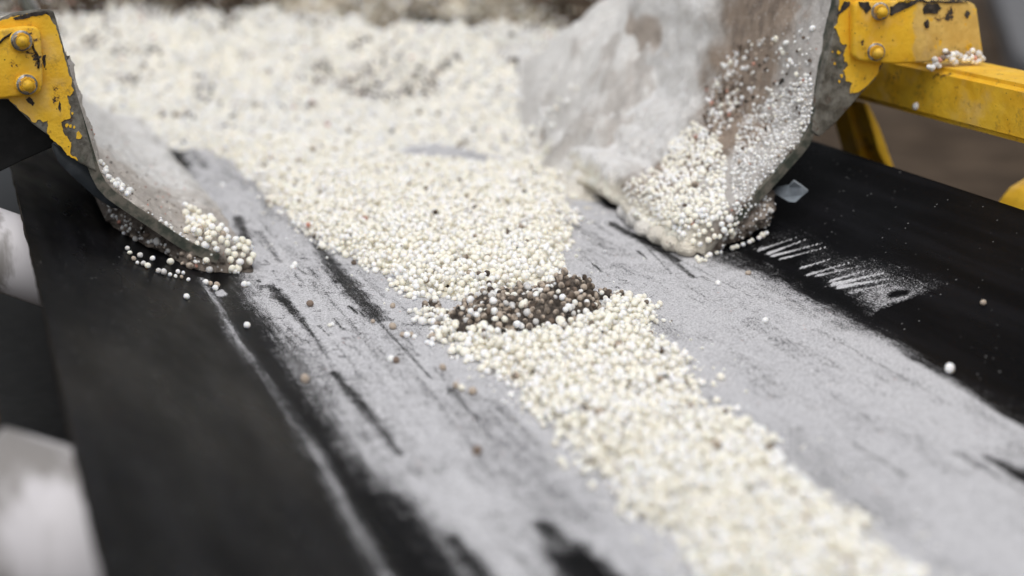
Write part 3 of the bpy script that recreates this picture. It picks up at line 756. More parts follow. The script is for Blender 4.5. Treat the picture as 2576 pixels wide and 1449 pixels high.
def bolt(px, py, y, parent, tilt, r=0.0073, proud=0.010):
    c = Vector(at_y(px, py, y)); ax = Vector((tilt, -1, 0.05)).normalized()
    root = None
    bm = bmesh.new(); tube_bm(bm, c, c + ax * 0.0020, r, 32)
    bmesh.ops.bevel(bm, geom=bm.edges[:], offset=0.0005, segments=2, affect='EDGES')
    wsh = bm_obj('bolt', bm, M_PAINT, parent, True)
    bm = bmesh.new(); tube_bm(bm, c + ax * 0.0018, c + ax * 0.0064, r * 0.80, 6); bmesh.ops.bevel(bm, geom=bm.edges[:], offset=0.0008, segments=3, affect='EDGES')
    bm_obj('nut', bm, M_ZINC, wsh, False)
    bm = bmesh.new(); tube_bm(bm, c + ax * 0.0018, c + ax * 0.0034, r * 0.90, 32); bmesh.ops.bevel(bm, geom=bm.edges[:], offset=0.0006, segments=3, affect='EDGES')
    bm_obj('washer', bm, M_WASH, wsh, True)
    bm = bmesh.new(); tube_bm(bm, c + ax * 0.0060, c + ax * proud, r * 0.55, 24); bmesh.ops.bevel(bm, geom=bm.edges[:], offset=0.0009, segments=3, affect='EDGES')
    bm_obj('stud', bm, M_PAINT, wsh, True)
frameL = empty('support_frame', at_y(20, 160, YL - 0.010)); tag(frameL, 'yellow bracket plate with two bolts holding the left skirt flange', 'frame bracket')
gl = [(-120, 78), (-20, 76), (20, 72), (60, 66), (88, 68), (100, 76), (104, 95), (108, 215), (104, 230), (92, 238), (50, 242), (0, 249), (-120, 260)]
prism('gusset_plate', pxpoly(gl, YL - 0.0115), (0, 0.0068, 0), M_PAINT, frameL, 0.0018, True)
bolt(53, 102, YL - 0.0115, frameL, 0.05); bolt(67, 212, YL - 0.0115, frameL, 0.05)
bm = bmesh.new()
dr_ = [(-6, 112), (10, 96), (30, 84), (52, 80), (72, 88), (80, 104), (84, 122), (95, 140), (98, 156), (96, 172)]
dp = [Vector(at_y(x, y, YL - 0.0122)) for x, y in dr_]
for a, b in zip(dp[:-1], dp[1:]): tube_bm(bm, a, b, 0.0007, 8)
bm_obj('rust_trail', bm, M_DARK, frameL, True)

frameR = empty('support_frame', at_y(2345, 240, YR)); tag(frameR, 'yellow square-tube side frame with bolted gusset plate on the right', 'frame')
M_PAINTF = m_paint(float(at_y(2272, 80, YR)[0]))
gr = [(2150, 140), (2150, 30), (2153, 10), (2165, 3), (2330, 0), (2440, 4), (2452, 9), (2459, 22), (2475, 138), (2400, 146), (2340, 157), (2260, 161), (2232, 160), (2165, 153)]
prism('gusset_plate', pxpoly(gr, YR - 0.0125), (0, 0.0078, 0), M_PAINTF, frameR, 0.0020, True)
bolt(2213, 28, YR - 0.0125, frameR, -0.42, 0.0071, 0.013); bolt(2203, 130, YR - 0.0125, frameR, -0.42, 0.0071, 0.013)
def blob(outline, y, parent, seed, name='tar_spot'):
    return prism(name, pxpoly(ragged(outline, 1.5, 2, seed), y), (0, 0.0012, 0), M_TAR, parent, 0.0)
M_TAR = m_plain('dried_dark_mud', (0.030, 0.026, 0.024), (0.075, 0.066, 0.060), 200, 0.8, 0.2, 0.002)
yb = YR - 0.0135
blob([(2235, 20), (2260, 8), (2300, 3), (2312, 6), (2290, 18), (2262, 28), (2243, 40), (2236, 34)], yb, frameR, 5)
blob([(2322, 22), (2335, 10), (2360, 8), (2368, 22), (2352, 36), (2338, 34), (2324, 36)], yb, frameR, 6)
blob([(2326, 58), (2333, 47), (2338, 58), (2337, 68), (2330, 70)], yb, frameR, 7)
blob([(2160, 6), (2185, 4), (2192, 22), (2180, 34), (2168, 20)], yb, frameR, 8)
blob([(2428, 38), (2434, 26), (2440, 36), (2436, 46)], yb, frameR, 9)
blob([(2260, 2), (2330, 1), (2400, 3), (2440, 6), (2400, 7), (2330, 5)], yb, frameR, 12)
yb = YL - 0.0052
blob([(64, 248), (72, 243), (80, 250), (86, 262), (80, 268), (70, 258)], yb, left, 10); blob([(146, 272), (150, 256), (154, 262), (152, 282)], yb, left, 11)
blob([(30, 45), (60, 38), (110, 28), (122, 32), (100, 40), (60, 47), (34, 50)], yb, left, 14); blob([(108, 140), (115, 138), (117, 160), (113, 170), (109, 160)], yb, left, 15)
blob([(2108, 40), (2124, 4), (2140, 2), (2136, 16), (2120, 30)], YR - 0.0052, rightb, 16)
# side rail: a square tube parallel to the belt
q0 = at_y(2345, 166, YR - 0.006); q1 = at_y(2345, 300, YR - 0.006); hh = q0[2] - q1[2]; ww = 0.052
bm = bmesh.new(); bmesh.ops.create_cube(bm, size=1, matrix=Matrix.Translation((q0[0] + ww / 2, 0.365, q0[2] - hh / 2)) @ Matrix.Diagonal((ww, 1.57, hh, 1)))
bmesh.ops.bevel(bm, geom=bm.edges[:], offset=0.0045, segments=3, affect='EDGES')
bm_obj('side_rail', bm, M_PAINT, frameR, False)
def brace(pts, wdt, y, th, mat_, name='brace'):
    prism(name, pxpoly(pts, y), (0, th, 0), mat_, frameR, 0.0015)
brace([(2128, 262), (2172, 258), (2200, 400), (2230, 520), (2190, 520), (2160, 380)], 0, 1.16, 0.030, M_PAINT)
brace([(2172, 256), (2186, 262), (2214, 322), (2232, 372), (2256, 440), (2290, 540), (2274, 540), (2240, 440), (2210, 380), (2190, 310)], 0, 1.135, 0.055, M_PAINT)
brace([(2602, 488), (2582, 512), (2562, 542), (2556, 600), (2640, 620), (2700, 470), (2650, 460)], 0, 0.98, 0.03, M_PAINT)

# rubber pieces ---------------------------------------------------------------
sp_ = [at_y(x, y, yy) for x, y, yy in ((132, 366, 1.068), (150, 392, 1.068), (190, 425, 1.067), (240, 468, 1.066), (285, 505, 1.066), (315, 526, 1.068))]
wid = [0.0015, 0.0045, 0.0065, 0.007, 0.0055, 0.001]
bm = bmesh.new(); prev = None
for p, wv in zip(sp_, wid):
    p = Vector(p); cur = [bm.verts.new(p + Vector((0.4 * wv, 0.000, 0.9 * wv))), bm.verts.new(p + Vector((-0.3 * wv, 0.001, -0.9 * wv))), bm.verts.new(p + Vector((0.1 * wv, 0.10, -0.9 * wv))), bm.verts.new(p + Vector((0.7 * wv, 0.10, 0.9 * wv)))]
    if prev:
        for k in range(4): bm.faces.new((prev[k], prev[(k + 1) % 4], cur[(k + 1) % 4], cur[k]))
    else: bm.faces.new(cur)
    prev = cur
bm.faces.new(prev[::-1])
bmesh.ops.bevel(bm, geom=bm.edges[:], offset=0.0006, segments=2, affect='EDGES')
bm_obj('rubber_seal', bm, M_SEAL, left, True)
prism('rubber_flap', pxpoly([(-160, 235), (30, 245), (120, 335), (140, 362), (128, 373), (60, 403), (0, 432), (-160, 505)], 1.075), (0, 0.006, 0), M_RUBBER, left, 0.001)
prism('rubber_seal', [at_y(x, y, 0.975 + dz) for x, y, dz in ((1945, 485, 0.02), (1955, 476, 0.018), (1985, 470, 0.008), (1998, 457, 0.0), (2018, 470, 0.0), (2034, 482, 0.0), (2020, 492, 0.0), (2001, 509, 0.0), (1985, 508, 0.004), (1968, 498, 0.012))], (0.0015, 0.0035, 0.001), M_TAB, rightb, 0.0004)

# ------------------------------------------------------------------ heap of granules under the hopper
def yfoot(x): return -0.08 * ss(.435, .50, x) + 1.552 - 0.42 * (np.minimum(x, 0.56) - 0.185) + 0.010 * np.sin(x * 31) + 0.042 * np.exp(-((x - 0.45) / 0.055) ** 2)
UU = np.array([-0.05, 0.0, 0.03, 0.10, 0.19, 0.24, 0.29, 0.34, 0.40, 0.45, 0.52, 0.62, 1.2]); ZZ = np.array([-0.012, 0.001, 0.012, 0.018, 0.024, 0.036, 0.054, 0.069, 0.083, 0.088, 0.074, 0.03, 0.0])
def heap_z(X, Y):
    P = np.stack([X, Y, X * 0], -1)
    u = Y - yfoot(X) + (0.012 + 0.05 * ss(0.05, 0.2, Y - yfoot(X))) * fbm(P, 14, 3, 51)
    z = np.interp(u, UU, ZZ)
    z = z + ss(0.42, 0.54, X) * ss(0.0, 0.16, u) * 0.030 * (1 - ss(.25, .5, u)) - 0.012 * ss(.30, .55, X) * ss(.2, .4, u)
    lim_ = 0.60 + 0.65 * np.maximum(0, Y - 1.33)
    z = z + 0.050 * ss(0.20, 0.0, lim_ - X) * ss(0.05, 0.2, u) * ss(0.46, 0.56, X)
    return z + ss(0.05, 0.3, u) * (0.020 * fbm(P, 24, 4, 55)) + ss(0, 0.05, u) * 0.006 * fbm(P, 60, 3, 57)
hx = np.arange(-0.08, 1.12, 0.006); hy = np.arange(1.30, 2.20, 0.006)
HX, HY = np.meshgrid(hx, hy, indexing='ij'); HZ = heap_z(HX, HY)
HV = np.stack([HX, HY, HZ - 0.0012], -1).reshape(-1, 3)
hpatch = fbm(HV * [1, 1, 0.5], 16, 4, 58)
hcol = np.clip(np.array([0.82, 0.79, 0.71]) * (1 + 0.10 * hpatch[:, None]), 0, .85)
hf = np.concatenate([grid_faces(len(hx), len(hy))[:, [0, 1, 2]], grid_faces(len(hx), len(hy))[:, [0, 2, 3]]])
okv = (HV[:, 1] - yfoot(HV[:, 0]) > -0.04) & ((HV[:, 0] > 0.10) | (HV[:, 1] > 1.64)) & (HV[:, 0] < 0.60 + 0.65 * np.maximum(0, HV[:, 1] - 1.33)) & (HV[:, 1] - yfoot(HV[:, 0]) < 0.80)
parts = [(HV, hf[okv[hf].all(1)], hcol)]
n = 62000
X = rng.uniform(-0.08, 1.10, n); Y = rng.uniform(1.34, 2.14, n); u = Y - yfoot(X); k = (u > -0.012) & (u < 0.75); X, Y = X[k], Y[k]
k = ((Y < 1.62) & (X < 0.10)) | (X > 0.595 + 0.65 * np.maximum(0, Y - 1.33)); X, Y = X[~k], Y[~k]
Z = heap_z(X, Y); Z = np.maximum(Z, np.where(Z < 0.004, prof(X), Z)); rr = np.clip(rng.normal(0.0020, 0.0005, len(X)), 0.0009, 0.0034)
Pn = np.stack([X, Y, X * 0], -1); pt = fbm(Pn, 17, 4, 58); pt2 = fbm(Pn, 45, 3, 66); u = Y - yfoot(X)
cols = colors(len(X), (46, 38, 2.0, .7, .25, 13, 0.3))
pt3 = fbm(Pn, 24, 3, 166)
isd = ((pt3 > 0.20) & (np.abs(u - 0.21) < 0.07)) | ((pt3 > 0.29) & (u > 0.14)) | ((pt2 > 0.12) & (X < 0.20) & (u > 0.30)) | ((pt3 > 0.12) & (u > 0.37) & (X < 0.45)) | ((pt2 > 0.42) & (u < 0.15))
cols = np.where((isd & (rng.random(len(X)) < 0.72))[:, None], colors(len(X), (2, 1, 14, 16, 1, 34, 22)), cols)
parts.append(granule_arrays(np.stack([X, Y, Z + rr * 0.05], 1), rr, cols, 12))
foot_ = 0.470 + 0.20 * np.maximum(0, Y - 1.25); rise_ = np.where(Y < 1.40, X - foot_, -1)
up_ = 0.9 * np.clip(rise_, 0, 0.2); kk = (rise_ > 0) & (rise_ < 0.075) & (rng.random(len(X)) < 0.85 * np.exp(-np.clip(rise_, 0, 1) / 0.03)) & (Y > 1.2) & (Y < 1.9)
parts.append(granule_arrays(np.stack([X, Y, Z * 0.75 + 0.17 * (1 - np.exp(-up_ * 1.55 / 0.17)) + 0.001], 1)[kk], rr[kk], cols[kk], 12))
heap = granule_mass('granule_heap', parts); tag(heap, kind='stuff', label='pale heap of mixed fertiliser granules filling the chute behind', cat='granule heap')

# bank of powder drifted between the right wall and the heap, stuck to the wall
px_ = np.arange(0.43, 0.66, 0.0025); py_ = np.arange(1.15, 1.92, 0.004); PXg, PYg = np.meshgrid(px_, py_, indexing='ij')
foot = 0.470 + 0.20 * np.maximum(0, PYg - 1.25)
Pq = np.stack([PXg, PYg, PXg * 0], -1); nb_ = fbm(Pq, 22, 4, 501); nb2 = fbm(Pq, 80, 4, 505)
rise = np.maximum(0, PXg - foot + 0.014 * nb_ + 0.006 * nb2)
hb_ = 0.23 * (1 - np.exp(-rise * 1.45 / 0.23)) * ss(1.165, 1.30, PYg + 0.03 * nb_) + 0.006 * nb_ * ss(0, 0.03, rise) + 0.006 * nb2 * ss(0, 0.01, rise)
hb_ *= 1 - ss(1.35, 1.58, PYg + 0.02 * nb_)
hb_ += heap_z(PXg, PYg).clip(0) * 0.75 * ss(1.3, 1.45, PYg)
VBk = np.stack([PXg, PYg, prof(np.minimum(PXg, 0.56)) + hb_ - 0.002], -1).reshape(-1, 3)
limit = (PXg < 0.600 + 0.6 * np.maximum(0, PYg - 1.33)) & (rise > -0.001)
fk = grid_faces(len(px_), len(py_)); fk = fk[limit.ravel()[fk].all(1)]
me = np_mesh('powder_bank', VBk, fk)
bc = np.array([0.83, 0.825, 0.81]) + 0 * VBk; nn_b = fbm(VBk, 30, 4, 511)
pb = ss(0.10, 0.28, nn_b)[:, None]; bc = bc * (1 - 0.45 * pb) + np.array([0.36, 0.31, 0.27]) * 0.45 * pb
gb_ = (ss(0.09, 0.02, hb_).ravel() * ss(-0.15, 0.15, fbm(VBk, 18, 3, 521)))[:, None]; bc = bc * (1 - 0.45 * gb_) + np.array([0.42, 0.40, 0.38]) * 0.45 * gb_
lowc = ss(0.03, 0.0, hb_).ravel()[:, None]; bc = bc * (1 - 0.6 * lowc) + np.array([0.78, 0.73, 0.61]) * 0.6 * lowc
set_col(me, 'col', np.clip(bc * (1 + 0.12 * fbm(VBk, 120, 3, 515)[:, None]), 0.02, .86))
link('powder_bank', me, M_CRUST, rightb)

# hopper back plate caked with brown residue
bp = empty('hopper_back_plate', (0.3, 2.17, 0.1)); tag(bp, 'hopper back plate caked with brown granules behind the pale heap', 'hopper plate')
bm = bmesh.new(); bmesh.ops.create_cube(bm, size=1, matrix=Matrix.Translation((0.50, 2.215, 0.17)) @ Matrix.Diagonal((1.24, 0.008, 0.36, 1)))
bm_obj('plate', bm, M_STEEL, bp)
prism('side_plate', [Vector((0.625, 1.335, z_)) for z_ in (-0.01, 0.30)] + [Vector((1.118, 2.20, z_)) for z_ in (0.30, -0.01)], (0.006, -0.003, 0), M_STEEL, bp)
wx = np.linspace(-0.115, 1.115, 220); wz = np.linspace(0.0, 0.34, 60); WX, WZ = np.meshgrid(wx, wz, indexing='ij')
WP = np.stack([WX, WX * 0 + 2.19, WZ], -1).reshape(-1, 3); nn = fbm(WP, 18, 4, 77)
WP[:, 1] -= 0.012 + 0.05 * nn
WP[:, 1] = np.minimum(WP[:, 1], 2.2095)
me = np_mesh('caked_layer', WP, grid_faces(len(wx), len(wz), flip=True))
pale = ss(-0.05, 0.05, fbm(WP, 9, 3, 79) + 0.0) ; lx = WP[:, 0]
G = lambda c_, w_: np.exp(-((lx - c_) / w_) ** 2)
pale = np.clip(0.35 * pale + 0.55 + 0.6 * G(0.46, 0.05) + 0.5 * G(0.72, 0.10) - 1.5 * G(0.93, 0.095) - 1.3 * G(0.345, 0.05) - 1.3 * G(0.14, 0.06) + 0.6 * G(1.10, 0.06), 0, 1)
cc = np.array([0.10, 0.075, 0.055]) * (1 - pale[:, None]) + np.array([0.58, 0.52, 0.42]) * pale[:, None]
set_col(me, 'col', np.clip(cc * (1 + 0.5 * fbm(WP, 50, 3, 80)[:, None]), 0.01, .8))
link('caked_layer', me, M_CRUST, bp)
idx = rng.choice(len(WP), 6500); Wc = WP[idx] + rng.normal(size=(6500, 3)) * [0.003, 0.001, 0.003]; pr = pale[idx]
wc = np.where((rng.random(6500) < 0.22 + 0.7 * pr)[:, None], colors(6500, (50, 30, 10, 2, 2, 6, 0)), colors(6500, (3, 2, 30, 50, 2, 4, 9)))
tag(granule_mass('stuck_granules', [granule_arrays(Wc, np.clip(rng.normal(.0036, .0010, 6500), .0015, .007), wc, 12)], bp), kind='stuff')

# ------------------------------------------------------------------ granule streams on the belt
S1 = [(420, 352), (470, 364), (535, 384), (600, 420), (655, 474), (712, 540), (760, 580), (815, 618), (830, 636), (900, 655), (945, 688), (985, 702), (995, 728), (1040, 752), (1110, 758), (1200, 755), (1270, 748), (1340, 735), (1395, 722), (1412, 700), (1408, 655), (1440, 600), (1445, 560), (1415, 520), (1430, 480), (1455, 462), (1440, 430), (1400, 408), (1330, 392), (1325, 402), (1305, 418), (1250, 427), (1190, 426), (1130, 418), (1060, 415), (1000, 408), (965, 392), (950, 360), (700, 340)]
S2 = [(1062, 785), (1062, 812), (1085, 832), (1082, 852), (1100, 862), (1145, 866), (1150, 888), (1195, 912), (1240, 940), (1290, 965), (1335, 1000), (1325, 1030), (1350, 1055), (1400, 1080), (1420, 1120), (1450, 1165), (1500, 1190), (1540, 1240), (1580, 1290), (1650, 1340), (1700, 1395), (1745, 1455), (1860, 1600), (2090, 1860), (2700, 1860), (2440, 1600), (2290, 1455), (2200, 1385), (2150, 1335), (2130, 1290), (2060, 1255), (1985, 1215), (1940, 1165), (1930, 1130), (1880, 1095), (1830, 1070), (1755, 1030), (1730, 985), (1755, 955), (1730, 930), (1700, 895), (1645, 870), (1620, 855), (1640, 820), (1650, 775), (1600, 757), (1545, 762), (1510, 778), (1490, 800), (1410, 838), (1300, 856), (1200, 848), (1130, 810), (1100, 784)]
def belt_poly(px): return np.array([at_belt(*p)[:2] for p in px])
def edge_dist(x, y, q):
    dm = np.full(np.shape(x), 9.0)
    for i in range(len(q)):
        a, b = q[i], q[(i + 1) % len(q)]; d = b - a
        t = np.clip(((x - a[0]) * d[0] + (y - a[1]) * d[1]) / (d @ d), 0, 1); dm = np.minimum(dm, np.hypot(x - a[0] - t * d[0], y - a[1] - t * d[1]))
    return np.where(inpoly(x, y, q), dm, -dm)
PILE = Pile()
CL = at_belt(1303, 805); CLA, CLB, CLH = 0.057, 0.027, 0.022      # dark clump: centre, half axes, height
def clump_z(X, Y):
    e = (np.abs((X - CL[0] - 0.15 * (Y - CL[1])) / CLA) ** 3.4 + np.abs((Y - CL[1]) / CLB) ** 3.0)
    e = e + 0.75 * fbm(np.stack([X, Y, X * 0], -1), 48, 4, 231)
    h = CLH * np.sqrt(np.clip(1 - e, 0, 1)) * (0.84 + 0.20 * np.clip((X - CL[0]) / CLA, -1, 1))
    P = np.stack([X, Y, X * 0], -1)
    return h + (0.010 * fbm(P, 75, 4, 201)) * np.clip(1.15 - e, 0, 1) - 0.0015
def stream(px, layers, wts, seed, ymin):
    q = belt_poly(px); lo, hi = q.min(0), q.max(0)
    area = (hi[0] - lo[0]) * (hi[1] - lo[1]); n = int(area / (0.866 * 0.0038 ** 2) * layers)
    x = rng.uniform(lo[0], hi[0], n); y = rng.uniform(lo[1], hi[1], n)
    P = np.stack([x, y, x * 0], -1); d = edge_dist(x, y, q) + 0.010 * fbm(P, 70, 3, seed)
    # thin towards the ragged margin, a few strays outside
    keep = (rng.random(n) < np.where(d > 0, 0.42 + 0.58 * ss(0, 0.014, d), 0.08 * np.exp(d / 0.004))) & (y > ymin)
    x, y, d = x[keep], y[keep], d[keep]; o = np.argsort(rng.random(len(x)))
    bx0, by0 = lo; st_ = 0.002
    gx2 = np.arange(lo[0], hi[0], st_); gy2 = np.arange(max(lo[1], ymin), hi[1], st_); A2_, B2_ = np.meshgrid(gx2, gy2, indexing='ij')
    PB = np.stack([A2_, B2_, A2_ * 0], -1); db = edge_dist(A2_, B2_, q) + 0.010 * fbm(PB, 70, 3, seed)
    hb = 0.0036 * ss(0.001, 0.016, db) + 0.0012 * fbm(PB, 160, 3, seed + 5) * ss(0.002, 0.012, db) - 0.0006
    hb = np.where((np.abs(A2_ - CL[0]) < 0.055) & (np.abs(B2_ - CL[1]) < 0.030), -0.0006, hb)
    VB = np.stack([A2_, B2_, prof(A2_) + hb], -1).reshape(-1, 3)
    fb = grid_faces(len(gx2), len(gy2)); fb = fb[(db.ravel()[fb] > 0.0).all(1)]
    bed = (VB, np.concatenate([fb[:, [0, 1, 2]], fb[:, [0, 2, 3]]]), np.clip(np.array([0.86, 0.83, 0.75]) * (1 + 0.15 * fbm(VB, 300, 3, 4)[:, None]), 0, .88))
    def bedf(x_, y_):
        i_ = min(len(gx2) - 1, max(0, int((x_ - gx2[0]) / st_ + .5))); j_ = min(len(gy2) - 1, max(0, int((y_ - gy2[0]) / st_ + .5)))
        return bz(x_, y_) + max(0.0, float(hb[i_, j_]) - 0.0006)
    got = []
    for i in o:
        r_ = rad()
        if abs(x[i] - CL[0]) < 0.06 and abs(y[i] - CL[1]) < 0.036 and float(clump_z(np.array([x[i]]), np.array([y[i]]))[0]) > 0.004: continue
        p = PILE.drop(x[i], y[i], r_, bedf, 6, 1.1, 0.011)
        if p: got.append((*p, r_))
    nf = 2600; xf = rng.uniform(lo[0], hi[0], nf); yf_ = rng.uniform(max(lo[1], ymin), hi[1], nf); df = edge_dist(xf, yf_, q)
    kf = (df < 0.004) & (rng.random(nf) < np.exp(-np.abs(df) / 0.014) * .8)
    for x_, y_ in zip(xf[kf], yf_[kf]):
        r_ = random.uniform(.0004, .0010); p = PILE.drop(x_, y_, r_, bedf, 2, 1, .004)
        if p: got.append((*p, r_))
    return np.array(got), bed
(g1, bed1), (g2, bed2) = stream(S1, 1.75, None, 400, 0.3), stream(S2, 1.85, None, 410, 0.28)
def stream_cols(g, brown_near):
    n = len(g); c = colors(n, (58, 37, 0.9, .35, .10, 3, .10)); dc = np.hypot(g[:, 0] - CL[0], (g[:, 1] - CL[1]))
    pr = brown_near * np.exp(-np.maximum(0, dc - 0.035) / 0.016)
    return np.where((rng.random(n) < pr)[:, None], colors(n, (10, 10, 50, 20, 0, 8, 2)), c)
a = granule_mass('granule_stream', [bed1, granule_arrays(g1[:, :3], g1[:, 3], stream_cols(g1, .30))])
tag(a, kind='stuff', label='band of cream granules on the belt between the heap and the dark clump', cat='granule stream')
a = granule_mass('granule_stream', [bed2, granule_arrays(g2[:, :3], g2[:, 3], stream_cols(g2, .25))])
tag(a, kind='stuff', label='band of cream granules running from the dark clump toward the viewer', cat='granule stream')

# ------------------------------------------------------------------ dark clump of soil and granules
cl = empty('soil_clump', (CL[0], CL[1], 0.0)); tag(cl, 'dark wet soil clump studded with brown granules lying across the stream', 'soil clump')
kx = np.arange(CL[0] - 0.062, CL[0] + 0.062, 0.0009); ky = np.arange(CL[1] - 0.040, CL[1] + 0.040, 0.0009)
KX, KY = np.meshgrid(kx, ky, indexing='ij'); KZ = clump_z(KX, KY)
KV = np.stack([KX, KY, KZ], -1).reshape(-1, 3); rough_ = fbm(KV, 300, 3, 207); KV[:, 2] += 0.0022 * rough_ * (KV[:, 2] > 0); KV[:, 0] += 0.002 * fbm(KV, 250, 2, 209)
me = np_mesh('soil_body', KV, grid_faces(len(kx), len(ky))); link('soil_body', me, M_SOIL, cl)
BV.append(BVHTree.FromPolygons(KV.tolist(), grid_faces(len(kx), len(ky)).tolist()))
tops = np.nonzero(KV[:, 2] > 0.0015)[0]; pick = rng.choice(tops, 5000); used = Pile(); got = []
for i in pick:
    p = KV[i]; r_ = rad(.0019, .00036)
    if any((p[0] - x2) ** 2 + (p[1] - y2) ** 2 + (p[2] - z2) ** 2 < ((r_ + r2) * 0.93) ** 2 for x2, y2, z2, r2 in used.near(p[0], p[1])): continue
    if fbm(p[None] * [1, 1, 0.5], 60, 3, 222)[0] < -0.30: continue
    used.add(p[0], p[1], p[2], r_); got.append((p[0], p[1], p[2] + r_ * 0.25, r_))
gc = np.array(got)
ccol = colors(len(gc), (8, 9, 62, 24, 0, 12, 2))
tag(granule_mass('embedded_granules', [granule_arrays(gc[:, :3], gc[:, 3], ccol)], cl), kind='stuff')

# ------------------------------------------------------------------ granules stuck to the crusts
def cast(px, py):
    d = Vector(ray(px, py)).normalized(); best = None
    for k, b in enumerate(BV):
        h = b.ray_cast(Vector(EYE), d, 5)
        if h[0] is not None and (best is None or h[3] < best[3]): best = (h[0], h[1], k, h[3])
    z = at_belt(px, py); dz = (Vector(z) - Vector(EYE)).length
    if best is None or best[3] > dz: return Vector(z), Vector((0, 0, 1)), -1
    nrm = best[1]
    if nrm.dot(d) > 0: nrm = -nrm
    return best[0], nrm, best[2]
class Stuck:
    def __init__(s): s.P = []
    def ok(s, p, r, f):
        for q, r2 in s.P:
            if (q - p).length < (r + r2) * f: return False
        return True
def stick(poly, n, mean, sd, wts, sink, on, f=0.88, st=None):
    st = st or Stuck(); xs = [p[0] for p in poly]; ys_ = [p[1] for p in poly]; res = []; tries = 0
    while len(res) < n and tries < n * 6:
        tries += 1
        x, y = random.uniform(min(xs), max(xs)), random.uniform(min(ys_), max(ys_))
        if not inpoly(np.array([x]), np.array([y]), poly)[0]: continue
        p, nn_, k = cast(x, y)
        if k not in on: continue
        r_ = max(0.0006, random.gauss(mean, sd)); c = p + nn_ * r_ * sink
        if not st.ok(c, r_, f): continue
        st.P.append((c, r_)); res.append((*c, r_))
    return res
def stuck_obj(lists, parent):
    parts = []
    for res, wts in lists:
        if not res: continue
        g = np.array(res); parts.append(granule_arrays(g[:, :3], g[:, 3], colors(len(g), wts)))
    o = granule_mass('stuck_granules', parts, parent); o['kind'] = 'stuff'
    return o
st = Stuck()
A1 = stick([(1745, 310), (1800, 340), (1830, 400), (1822, 470), (1835, 540), (1780, 560), (1700, 560), (1640, 540), (1630, 470), (1660, 420), (1690, 360)], 620, .0019, .0004, None, .35, (1,), .84, st)
A2 = stick([(1860, 300), (2040, 180), (2052, 330), (1990, 430), (1930, 500), (1880, 540), (1850, 540), (1840, 430)], 620, .0011, .0003, None, .25, (1,), .9, st)
A3 = stick([(1760, 230), (1860, 110), (2050, 60), (2040, 180), (1870, 290), (1800, 320)], 160, .0013, .0005, None, .3, (1,), .9, st)
A4 = stick([(1560, 470), (1640, 420), (1690, 480), (1690, 560), (1640, 570), (1600, 540)], 160, .0016, .0004, None, .1, (1,), .9, st)
A5 = stick([(1850, 500), (1960, 480), (1960, 560), (1800, 640)], 90, .0010, .0004, None, .2, (3, 1), .9, st)
A6 = stick([(1770, 290), (1800, 200), (1850, 170), (1870, 250), (1830, 330), (1790, 350)], 130, .0015, .0006, None, .2, (1,), .9, st)
stuck_obj([(A6, (6, 22, 24, 34, 1.5, 10, 7)), (A1, (66, 34, 0.6, .2, .1, 2, 0)), (A2, (6, 66, 4, 3, .7, 26, .5)), (A3, (10, 48, 16, 14, 2.5, 14, 5)), (A4, (70, 22, 3, 0, 0, 3, 0)), (A5, (5, 30, 20, 12, 0, 40, 0))], rightb)
st = Stuck()
B1 = stick([(225, 400), (245, 400), (290, 450), (330, 480), (325, 495), (290, 470), (245, 425)], 55, .0016, .0005, None, .4, (0,), .8, st)
B2 = stick([(260, 500), (320, 540), (420, 620), (520, 660), (640, 695), (600, 715), (500, 712), (400, 670), (320, 620)], 150, .0013, .0006, None, .25, (2, 0), .9, st)
B3 = stick([(360, 530), (400, 545), (470, 600), (490, 640), (470, 640), (420, 590)], 50, .0010, .0004, None, .25, (0,), .9, st)
B4 = stick([(210, 290), (330, 340), (480, 470), (540, 570), (480, 590), (300, 470)], 110, .0006, .0002, None, .2, (0,), .9, st)
stuck_obj([(B1, (4, 80, 0, 1, 0, 12, 1)), (B2, (6, 34, 18, 10, 1, 40, 2)), (B3, (2, 80, 3, 2, 0, 10, 2)), (B4, (2, 20, 10, 30, 22, 10, 16))], left)
st = Stuck()

# ------------------------------------------------------------------ single granules one can tell apart
PROTO = {}
COLS = dict(cream=CREAM, white=WHITE, tan=TAN, brown=BROWN * 1.3, pink=RED, grey=GREYW)
def proto(colname, k):
    if (colname, k) not in PROTO:
        me = np_mesh('granule', SH162[k], FC162); set_col(me, 'col', np.repeat(np.clip(COLS[colname], 0, .90)[None], len(SH162[k]), 0)); me.materials.append(M_GRAN)
        o = bpy.data.objects.new('granule', me); PROTO[(colname, k)] = o
    return PROTO[(colname, k)]
count = 0
def single(p, r, colname, label, group, squash=None):
    global count
    count += 1
    o = proto(colname, random.randrange(len(SH162))).copy(); COL.objects.link(o)
    o.location = p; o.rotation_euler = [random.uniform(0, 6.28) for _ in range(3)]
    s = squash or [random.uniform(.9, 1.1) for _ in range(3)]; o.scale = (r * s[0], r * s[1], r * s[2])
    tag(o, label, 'granule', group); return o
def on_surface(x, y):
    z = bz(x, y)
    for k, b in enumerate(BV):
        h = b.ray_cast(Vector((x, y, 0.4)), Vector((0, 0, -1)), 1)
        if h[0] is not None and h[0].z > z: z = h[0].z
    return z
def pick(choice):
    t = random.random()
    for nme, pr in choice:
        t -= pr
        if t < 0: return nme
    return choice[0][0]
